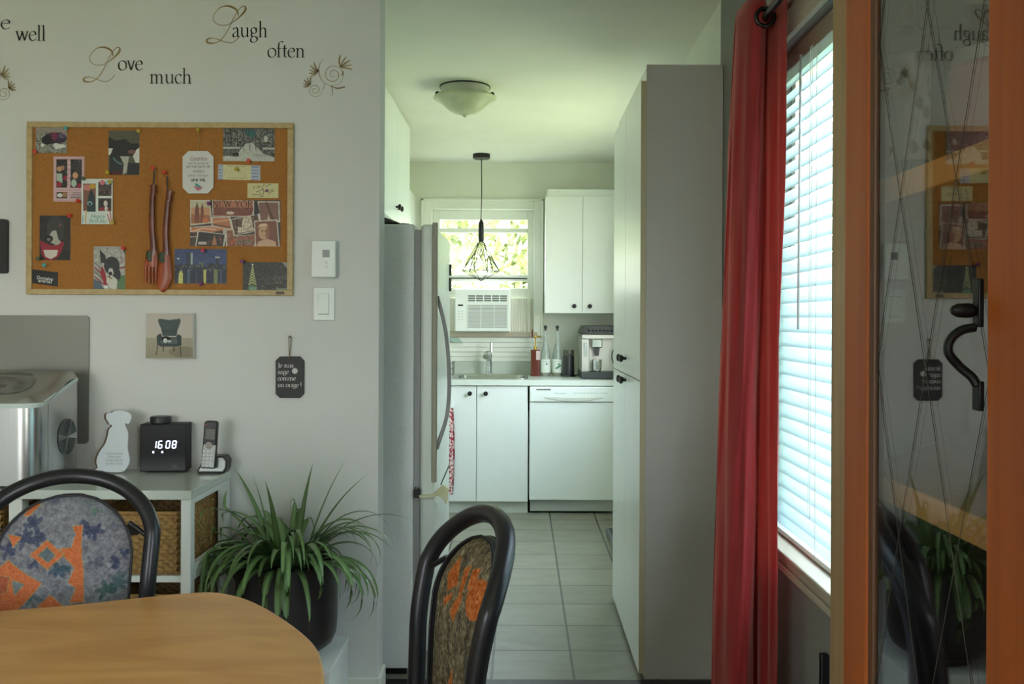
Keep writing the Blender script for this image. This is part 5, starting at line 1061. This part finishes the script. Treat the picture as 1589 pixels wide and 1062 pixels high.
# ---------------------------------------------------------------- dining chairs
def lean(z): return float(np.mean(np.interp(z + np.linspace(-.055, .055, 9), [.45, .55, .75, .85, .93, 1.0, 1.06], [-.01, 0, .008, .024, .076, .132, .165])))
def chair(loc, rz, label, pal):
    t = thing('dining_chair', label, 'chair', loc, rz, group='dining chairs around the maple table')
    w_, zs, zt_ = .182, .835, .9640; R_t = .0172
    zl = [0.02, .15, .30, .44, .55, .65, .75, zs]
    L_ = [(-w_ + (zs - z) * (.07 if z > .5 else .07 * .6), lean(z) if z > .44 else -.01 + (.44 - z) * .06, z) for z in zl]
    A_ = []
    for k in range(1, 20):
        a = PI * k / 20; z = zs + (zt_ - zs) * math.sin(a); A_.append((-w_ * math.cos(a), lean(z), z))
    pts = L_ + A_ + [(-x, y, z) for x, y, z in L_[::-1]]
    MB().tube(cr_(pts, 3), R_t, 16).build('back_frame', M_TUBE, t, smooth='auto')
    # seat
    seat = rrect(-.20, .20, -.43, -.03, .09, 6)
    mb = MB().prism(seat, .415, .465, 'z'); mb.build('seat', mat('seat_fabric', (96, 98, 104), .9, var=.2, nscale=30), t, bevel=.018, seg=4)
    MB().prism(rrect(-.185, .185, -.415, -.04, .08, 5), .395, .414, 'z').build('seat_frame', M_TUBE, t)
    for sx_ in (-1, 1): MB().tube(cr_([(sx_ * .155, -.06, .40), (sx_ * .165, -.30, .40), (sx_ * .172, -.385, .37), (sx_ * .178, -.40, .2), (sx_ * .182, -.41, .015)], 4), .0125, 12).build('leg', M_TUBE, t, smooth='auto')
    # upholstered back: outline and cushion
    hw, zb, zz0, ztp = .138, .56, .79, .925
    def outline(k_):  # k_ in 0..1 from bottom-left up over to bottom-right
        if k_ < .3: q_ = k_ / .3; return (-hw + .012 * (1 - q_), zb + (zz0 - zb) * q_)
        if k_ > .7: q_ = (1 - k_) / .3; return (hw - .012 * (1 - q_), zb + (zz0 - zb) * q_)
        a = PI * (k_ - .3) / .4; return (-hw * math.cos(a), zz0 + (ztp - zz0) * math.sin(a) ** .9)
    NX, NZ = 190, 250; cv = pal()
    def halfw(z):
        if z < zz0: return hw - .012 * (zz0 - z) / (zz0 - zb)
        s_ = min(1, (z - zz0) / (ztp - zz0)); return hw * math.sqrt(max(0, 1 - s_ ** 2.1)) + .0005
    def front(off, side):
        def f(a, b):
            z = ztp - .0008 - (ztp - zb) * b; hwz = halfw(z); x = -hwz + 2 * hwz * a
            ex = 1 - (2 * a - 1) ** 6; ez = 1 - max(0, (b * -1 + .06) / .06) ** 2 if b < .06 else 1
            y = lean(z) + off + side * .012 * ex * max(.1, ez); return (x, y, z)
        return f
    mb = MB(); nx_, nz_ = cv.nx, cv.ny
    # sample paint per vertex by real position
    f = front(.023, -1); mb.grid(f, nx_, nz_)
    me_o = mb.build('backrest', mat('printed_fabric', attr='paint', rough=.95, spec=.15), t, smooth=True, recalc=False)
    # resample the canvas (which is in panel space) onto the tapered grid
    ys_, xs_ = np.meshgrid(np.arange(nz_), np.arange(nx_), indexing='ij'); zv = ztp - (ztp - zb) * ys_ / (nz_ - 1); hv = np.vectorize(halfw)(zv[:, 0])[:, None] + 0 * xs_
    xv = -hv + 2 * hv * xs_ / (nx_ - 1); ci = np.clip(((xv + hw) / (2 * hw) * (nx_ - 1)).astype(int), 0, nx_ - 1); cv.a = cv.a[ys_, ci]; paint(me_o, cv)
    mb = MB(); mb.grid(front(.030, 1), 40, 50); mb.build('back_cover', mat('back_fabric', (62, 54, 62), .95, var=.15, nscale=60), t, smooth=True, recalc=False)
    ed = []; ks = np.linspace(0, 1, 90)
    for k_ in ks: x, z = outline(k_); hz = halfw(min(z, ztp - .001)); ed.append((x, z))
    zs_ = list(np.linspace(zb, ztp - .002, 45)); loop = [(-halfw(z), z) for z in zs_] + [(halfw(z), z) for z in zs_[::-1]]
    mb = MB(); n_ = len(loop); mb.add([(x, lean(z) + .013, z) for x, z in loop] + [(x * 1.0, lean(z) + .031, z) for x, z in loop], [(i, (i + 1) % n_, n_ + (i + 1) % n_, n_ + i) for i in range(n_)]); mb.build('side_band', mat('band_black', (30, 30, 34), .6), t, smooth='auto')
    mb = MB().tube([(x * 1.008, lean(z) + .013, z) for x, z in loop], .0028, 6, closed=True); mb.build('piping', MATS['band_black'], t, smooth=True)
    for sx_ in (-1, 1): MB().tube([(sx_ * .176, lean(.835), .83), (sx_ * .155, lean(.845) + .01, .846), (sx_ * .13, lean(.86) + .018, .862)], .0055, 8).build('bracket', M_BLK, t, smooth='auto')
    return t
def pal_grey():
    W_, H_ = 206, 268; c = CV_(W_, H_, .95, (112, 112, 118)); c.noise(.035, 5, seed=31); c.noise(.03, 1.5, seed=32)
    nv, tl, og, ol = (62, 66, 88), (72, 92, 96), (176, 98, 62), (150, 128, 86)
    k = 206 / (2 * 330 / 3.105) / 3.105 * 1.0
    T = lambda x, y: ((x - 300) * .3155 + 103, (y - 172) * .3155)
    g = random.Random(3)
    def leafy(x, y, s, col_):
        for i in range(7): a = g.uniform(0, 6.28); x_, y_ = T(x, y); c.ell(x_ + s * .6 * math.cos(a), y_ + s * .6 * math.sin(a), s * .62, s * .26, col_, .75, a)
    for (x, y, s, cc) in ((410, 330, 14, nv), (440, 350, 12, nv), (150, 310, 14, nv), (110, 370, 14, nv), (250, 190, 12, (86, 90, 104)), (450, 490, 12, (84, 88, 100)), (560, 500, 12, nv), (580, 470, 9, nv), (170, 380, 12, nv), (30, 420, 12, nv), (560, 600, 14, tl), (500, 640, 14, (62, 84, 82)), (280, 510, 15, (60, 78, 92)), (160, 480, 10, nv), (440, 260, 8, (90, 110, 100)), (400, 210, 8, (92, 100, 104)), (540, 330, 8, (96, 98, 110)), (160, 650, 12, tl), (480, 800, 14, nv), (200, 850, 14, nv)): leafy(x, y, s, cc)
    def og_poly(L, cc=og):
        q = [T(*p) for p in L]; c.poly(q, cc); c.line(q + [q[0]], 1.1, ol)
    og_poly([(330, 320), (380, 315), (380, 420), (395, 560), (400, 690), (330, 690), (360, 620), (320, 590), (350, 520), (300, 460), (280, 420), (330, 420), (350, 360)])
    og_poly([(140, 445), (215, 378), (300, 450), (225, 520)]); og_poly([(178, 448), (218, 410), (262, 452), (225, 488)], (88, 98, 104))
    og_poly([(90, 265), (130, 205), (170, 210), (120, 265)]); og_poly([(30, 345), (95, 360), (60, 405)]); og_poly([(-30, 290), (20, 300), (-20, 330)])
    og_poly([(0, 500), (40, 465), (130, 540), (200, 585), (150, 650), (90, 710), (0, 720), (-30, 560)]); og_poly([(60, 560), (120, 585), (75, 640)], (104, 110, 112)); og_poly([(180, 700), (240, 645), (300, 700), (260, 740)]); og_poly([(0, 540), (50, 545), (40, 620), (-20, 640)], (150, 84, 60))
    og_poly([(330, 760), (400, 740), (400, 900), (320, 860)]); og_poly([(60, 800), (160, 780), (120, 900)])
    c.noise(.03, 2.2, seed=35)
    for i in range(60): a = g.uniform(0, 6.28); x, y = g.uniform(0, W_), g.uniform(0, H_); c.line([(x, y), (x + 7 * math.cos(a), y + 7 * math.sin(a))], .8, (94, 96, 104), .5)
    return c
def pal_backlit():  # same fabric, with the backlit browning put into its colours
    W_, H_ = 206, 268; c = CV_(W_, H_, .95, (110, 100, 80)); c.noise(.05, 6, seed=41); c.noise(.04, 1.6, seed=42); g = random.Random(8)
    og = (176, 98, 48)
    for i in range(46): x, y = g.uniform(0, W_), g.uniform(0, H_); c.ell(x, y, g.uniform(3, 8), g.uniform(8, 22), (72, 68, 62), .55, g.uniform(-.3, .3))
    for L in ([(40, 60), (62, 30), (90, 62), (60, 78)], [(92, 40), (110, 32), (118, 80), (108, 84)], [(118, 36), (140, 28), (148, 50), (126, 60)], [(84, 98), (112, 62), (120, 76), (104, 106)], [(52, 88), (84, 72), (80, 84), (54, 100)], [(100, 190), (118, 160), (126, 200), (112, 214)], [(96, 240), (116, 214), (110, 262), (92, 262)], [(130, 220), (150, 200), (156, 268), (136, 268)], [(30, 230), (60, 220), (66, 268), (30, 268)]): c.poly(L, og); c.line(L + [L[0]], 1, (140, 116, 70))
    c.ell(163, 62, 30, 24, og); c.noise(.07, 3, seed=44); c.noise(.05, 1.3, seed=45); return c
chair((-.990, 2.0, 0), .26, 'chair behind the table with grey and orange patterned back, facing the camera', pal_grey)
chair((-.1423, 1.6538, 0), .3719 - PI / 2, 'chair at the right end of the table, turned sideways, patterned back coloured as backlit', pal_backlit)

# ---------------------------------------------------------------- curtain, rod, blind
mcur = bpy.data.materials.new('red_curtain'); mcur.use_nodes = True; nt_ = mcur.node_tree; nt_.nodes.clear()
o_ = nt_.nodes.new('ShaderNodeOutputMaterial'); mx = nt_.nodes.new('ShaderNodeMixShader'); df = nt_.nodes.new('ShaderNodeBsdfPrincipled'); tr = nt_.nodes.new('ShaderNodeBsdfTranslucent'); mx.inputs[0].default_value = .40
co = nt_.nodes.new('ShaderNodeTexCoord'); mp = nt_.nodes.new('ShaderNodeMapping'); mp.inputs['Scale'].default_value = (30, 30, 1.2); ns = nt_.nodes.new('ShaderNodeTexNoise'); ns.inputs['Scale'].default_value = 3; ns.inputs['Detail'].default_value = 5
rp = nt_.nodes.new('ShaderNodeValToRGB'); rp.color_ramp.elements[0].position = .3; rp.color_ramp.elements[0].color = lin((136, 14, 26)) + (1,); rp.color_ramp.elements[1].position = .7; rp.color_ramp.elements[1].color = lin((170, 30, 40)) + (1,)
nt_.links.new(co.outputs['Object'], mp.inputs[0]); nt_.links.new(mp.outputs[0], ns.inputs['Vector']); nt_.links.new(ns.outputs['Fac'], rp.inputs[0]); nt_.links.new(rp.outputs[0], df.inputs['Base Color']); 
tr.inputs[0].default_value = (.62, .17, .14, 1); df.inputs['Roughness'].default_value = .6; df.inputs['Sheen Weight'].default_value = .55; df.inputs['Sheen Roughness'].default_value = .6; df.inputs['Sheen Tint'].default_value = (1, .6, .5, 1); df.inputs['Specular IOR Level'].default_value = .35
nt_.links.new(df.outputs[0], mx.inputs[1]); nt_.links.new(tr.outputs[0], mx.inputs[2]); nt_.links.new(mx.outputs[0], o_.inputs[0])
t = thing('curtain', 'red grommet curtain hanging beside the blind', 'curtain', (.66, 2.55, 2.19))
CP_top = [(.692, 2.42), (.688, 2.455), (.681, 2.50), (.674, 2.545), (.664, 2.52), (.650, 2.485), (.630, 2.485), (.612, 2.52), (.602, 2.575), (.602, 2.63), (.622, 2.67), (.626, 2.71), (.612, 2.75), (.618, 2.80), (.642, 2.84), (.648, 2.88), (.636, 2.92), (.648, 2.97), (.672, 3.02), (.684, 3.07)]
CP_bot = [(.664, 2.42), (.660, 2.455), (.650, 2.49), (.640, 2.535), (.624, 2.50), (.598, 2.45), (.564, 2.455), (.540, 2.51), (.530, 2.58), (.535, 2.65), (.558, 2.69), (.560, 2.73), (.548, 2.77), (.556, 2.82), (.582, 2.86), (.588, 2.90), (.578, 2.94), (.590, 2.99), (.612, 3.03), (.622, 3.08)]
sq_ = lambda L: [(x, y if y < 2.56 else 2.56 + (y - 2.56) * .5) for x, y in L]
CP_top, CP_bot = sq_(CP_top), sq_(CP_bot)
pt_ = np.array(cr_(CP_top, 5)); pb_ = np.array(cr_(CP_bot, 5)); nC = len(pt_); nzc = 60; vs = []; g = np.random.default_rng(6)
ph = g.uniform(0, 6, nC)
for j in range(nzc):
    q_ = j / (nzc - 1); z = 2.19 - 2.17 * q_; m_ = (q_ ** .8)
    for i in range(nC):
        p = pt_[i] * (1 - m_) + pb_[i] * m_; s_ = i / nC
        vs.append((p[0] + .004 * math.sin(i * .9 + q_ * 9) * min(1, q_ * 6) , p[1] + .005 * math.sin(i * 1.3 - q_ * 12 + 1) * min(1, q_ * 6), z - (.004 * math.sin(i * .5) if j == 0 else 0)))
mb = MB(); mb.add(vs, [(j * nC + i, j * nC + i + 1, (j + 1) * nC + i + 1, (j + 1) * nC + i) for j in range(nzc - 1) for i in range(nC - 1)])
cl = mb.build('cloth', mcur, t, world=True, smooth=True, recalc=False); sm = cl.modifiers.new('s', 'SOLIDIFY'); sm.thickness = .0012
rx, rz_ = .650, 2.135
for k_, yy in enumerate((2.480, 2.625, 2.71)):
    pts = [(rx + .024 * math.cos(a), yy, rz_ + .024 * math.sin(a)) for a in np.linspace(0, 2 * PI, 33)[:-1]]
    MB().tube(pts, .0062, 10, closed=True).build('grommet', mat('grommet_bronze', (58, 52, 48), .25, metal=.9), t, world=True, smooth=True)
t = thing('curtain_rod', 'dark metal curtain rod running through the grommet', 'curtain rod', (rx, 2.3, rz_))
MB().tube([(rx, 1.15, rz_), (rx, 2.74, rz_)], .0095, 16).build('rod', M_DK, t, world=True, smooth='auto'); MB().lathe([(.0105, 0), (.014, .005), (.014, .015), (.008, .02)], (rx, 2.74, rz_), 16, 'y').build('finial', M_DK, t, world=True, smooth='auto')
for yy in (1.3, 2.735): MB().box(rx, XR - .001, yy - .006, yy + .006, rz_ - .03, rz_ - .006).box(XR - .008, XR - .001, yy - .015, yy + .015, rz_ - .05, rz_ + .02).build('bracket', M_DK, t, world=True)
t = thing('window_blind', 'white horizontal slat blind with pull cords in the window', 'blind', (XR + .05, 2.15, 2.09))
bx = XR + .052; ba, bb = 1.265, 2.885
mbl = bpy.data.materials.new('blind_slat'); mbl.use_nodes = True; nt_ = mbl.node_tree; b = nt_.nodes['Principled BSDF']; b.inputs['Base Color'].default_value = lin((232, 234, 232)) + (1,); b.inputs['Roughness'].default_value = .4
o_ = nt_.nodes['Material Output']; tr = nt_.nodes.new('ShaderNodeBsdfTranslucent'); tr.inputs[0].default_value = lin((220, 237, 242)) + (1,); mx = nt_.nodes.new('ShaderNodeMixShader'); mx.inputs[0].default_value = .6
nt_.links.new(b.outputs[0], mx.inputs[1]); nt_.links.new(tr.outputs[0], mx.inputs[2]); nt_.links.new(mx.outputs[0], o_.inputs[0])
mb = MB(); NSL = 32; z_top, z_bot = 2.03, .72
for k_ in range(NSL):
    z = z_bot + (z_top - z_bot) * k_ / (NSL - 1); al = math.radians(63); hw_ = .0245
    def sl(a, b, z=z):
        s_ = (b - .5) * 2 * hw_; cv_ = .003 * (1 - (2 * b - 1) ** 2); return (bx - s_ * math.cos(al) + cv_ * math.sin(al), ba + (bb - ba) * a, z - s_ * math.sin(al) * 1.0 + cv_ * math.cos(al))
    o0 = len(mb.v); mb.grid(sl, 2, 5)
so = mb.build('slats', mbl, t, world=True, smooth=True, recalc=False); sm = so.modifiers.new('s', 'SOLIDIFY'); sm.thickness = .0024; sm.offset = 0
MB().box(bx - .028, bx + .028, ba, bb, 2.045, 2.098).build('headrail', mat('headrail_beige', (150, 140, 122), .5), t, world=True, bevel=.003)
MB().box(bx - .026, bx + .026, ba, bb, .693, .708).build('bottom_rail', mat('blind_white', (228, 230, 228), .4), t, world=True, bevel=.003)
mco = mat('cord', (200, 204, 200), .7)
for yy in (2.42, 1.95, 1.5):
    for dx in (-.027, .027): MB().tube([(bx + dx, yy, .70), (bx + dx, yy, 2.05)], .0009, 5).build('ladder_cord', mco, t, world=True)
MB().tube([(bx - .036, 2.53, 2.05), (bx - .040, 2.53, 1.30)], .0035, 8).build('tilt_wand', mat('wand', (196, 200, 198), .3), t, world=True, smooth=True)
MB().tube([(bx - .033, 2.44, 2.05), (bx - .034, 2.44, .80)], .0011, 5).tube([(bx - .033, 2.455, 2.05), (bx - .034, 2.455, .82)], .0011, 5).build('lift_cord', mco, t, world=True)

# ---------------------------------------------------------------- display cabinet at the right
DX = .297
t = thing('display_cabinet', 'orange oak display cabinet with glass door at the right edge', 'display cabinet', (.5, .8, 0))
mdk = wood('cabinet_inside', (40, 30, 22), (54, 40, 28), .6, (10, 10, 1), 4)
foot = [(.306, .42), (.306, .905), (.56, 1.20), (XR - .003, 1.20), (XR - .003, .42)]
MB().prism(foot, 0, .10, 'z').build('plinth', M_OAK, t, world=True)
MB().prism(foot, 2.02, 2.08, 'z').build('cornice', M_OAK, t, world=True)
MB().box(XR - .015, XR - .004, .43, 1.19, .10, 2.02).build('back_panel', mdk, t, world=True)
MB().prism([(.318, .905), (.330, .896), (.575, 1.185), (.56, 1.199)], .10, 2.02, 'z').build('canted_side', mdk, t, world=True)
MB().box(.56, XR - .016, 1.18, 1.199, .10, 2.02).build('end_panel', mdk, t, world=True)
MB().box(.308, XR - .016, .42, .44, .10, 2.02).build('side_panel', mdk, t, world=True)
MB().box(.3035, .320, .42, .498, .10, 2.02).build('face_frame', M_OAK, t, world=True, bevel=.002)
MB().box(.3045, .320, .498, .853, 2.0, 2.02).box(.3045, .320, .498, .853, .10, .12).build('face_rail', M_OAK, t, world=True)
MB().box(.3025, .318, .853, .905, .10, 2.02).build('corner_post', M_OAK2, t, world=True, bevel=.003)
mshf = wood('shelf_wood', (170, 122, 62), (190, 140, 76), .5, (10, 10, 1), 4)
inner = [(.325, .445), (.325, .885), (.56, 1.165), (XR - .018, 1.165), (XR - .018, .445)]
for z in (.45, .80, 1.16, 1.427, 1.72): MB().prism(inner, z, z + .022, 'z').build('shelf', mshf, t, world=True, bevel=.002)
def cab(name, m, mb, parent, **k):
    o = mb.build(name, m, parent, world=False, **k); o.matrix_parent_inverse = Matrix.Translation(-t.location); return o
d = MB().box(DX, DX + .007, .796, .852, .12, 2.0).box(DX, DX + .007, .50, .592, .12, 2.0).box(DX, DX + .007, .592, .796, 1.93, 2.0).box(DX, DX + .007, .592, .796, .12, .20).build('door', M_OAK, t, world=True, bevel=.003, seg=3)
cab_shade = MB().box(DX + .0015, DX + .0065, .785, .7955, .2, 1.93).build('shade_strip', wood('shade_oak', (72, 42, 18), (86, 52, 24), .5, (10, 10, .6), 3), d, bevel=.002); cab_shade.matrix_parent_inverse = Matrix.Translation(-t.location)  # dark strip added for the shade on the stile's inner edge
cab('glass_pane', M_DOORG, MB().box(.3015, .3035, .590, .797, .195, 1.935), d)
mb = MB(); n_ = 7
for k_ in range(-3, 8):
    for sg in (1, -1):
        y0, y1 = .593, .785; z0 = .2 + k_ * .27; 
        za, zb_ = (z0, z0 + .55) if sg > 0 else (z0 + .55, z0)
        pts = [(.3008, y0 + (y1 - y0) * s_, za + (zb_ - za) * s_) for s_ in np.linspace(0, 1, 12)]; pts = [p for p in pts if .2 < p[2] < 1.93]
        if len(pts) > 1: mb.tube([pts[0], pts[-1]], .00028, 4)
cab('lattice_line', mat('lattice', (52, 48, 42), .8), mb, d)
mir = mat('black_iron', (30, 30, 32), .4, metal=.7)
h = MB(); Yh = .600
zh = lambda v: H + (CV - v) / F * Yh
h.box(DX - .0035, DX, Yh - .006, Yh + .003, zh(505), zh(430)).box(DX - .0035, DX, Yh - .007, Yh + .003, zh(634), zh(588))
h.tube(cr_([(DX - .003, Yh - .001, zh(505)), (DX - .012, Yh, zh(510)), (DX - .019, Yh, zh(525)), (DX - .020, Yh, zh(545)), (DX - .013, Yh, zh(566)), (DX - .006, Yh - .002, zh(582)), (DX - .003, Yh - .003, zh(596))], 5), [.003] * 31 if False else .0030, 10)
h.lathe([(.001, 0), (.0045, -.002), (.005, -.006), (.0045, -.012), (.0025, -.016)], (DX - .003, Yh - .001, zh(479)), 14, 'x')
cab('handle', mir, h, d, smooth='auto', bevel=.0008)
# inside
t = thing('dotted_bottle', 'white bottle with grey dots behind the cabinet glass', 'bottle', (.400, .965, 1.4505))
c = CV_(90, 60, 1, (210, 208, 204)); g = random.Random(2)
for _ in range(22): c.ell(g.uniform(0, 90), g.uniform(2, 58), g.choice([1.5, 2.5, 3.2]), g.choice([1.6, 2.8, 3.4]), (134, 130, 128))
mb = MB(); mb.grid(lambda a, b: (.024 * math.cos(a * 2 * PI), .024 * math.sin(a * 2 * PI), .145 - .11 * b), 90, 60); o = mb.build('label', MPM, t, smooth=True, recalc=False); paint(o, c)
MB().lathe([(.0235, 0), (.0238, .034), (.0235, .0345)], n=28).lathe([(.0236, .146), (.023, .162), (.010, .176), (.008, .20), (.009, .21)], n=28).lathe([(.0225, .034), (.0225, .146)], n=20).build('body', M_BLK, t, smooth='auto')
t = thing('pink_candle_jar', 'dusty pink jar behind the cabinet glass beside the bottle', 'jar', (.425, .83, 1.4505))
MB().lathe([(.038, 0), (.041, .01), (.041, .095), (.036, .10)], n=32).build('jar', mat('dusty_pink', (120, 60, 58), .6), t, smooth='auto'); MB().lathe([(.037, .1005), (.038, .112), (.01, .12), (.008, .13)], n=28).build('lid', mat('jar_lid', (96, 96, 90), .3), t, smooth='auto')
# dark wand/umbrella handle hanging by the far side of the cabinet
o = MB().box(XR - .02, XR - .0005, 2.225, 2.245, .04, .52).build('wall_strip', M_BLK, bevel=.003); setp(o, 'dark upright strip on the grey wall below the window', 'strip')
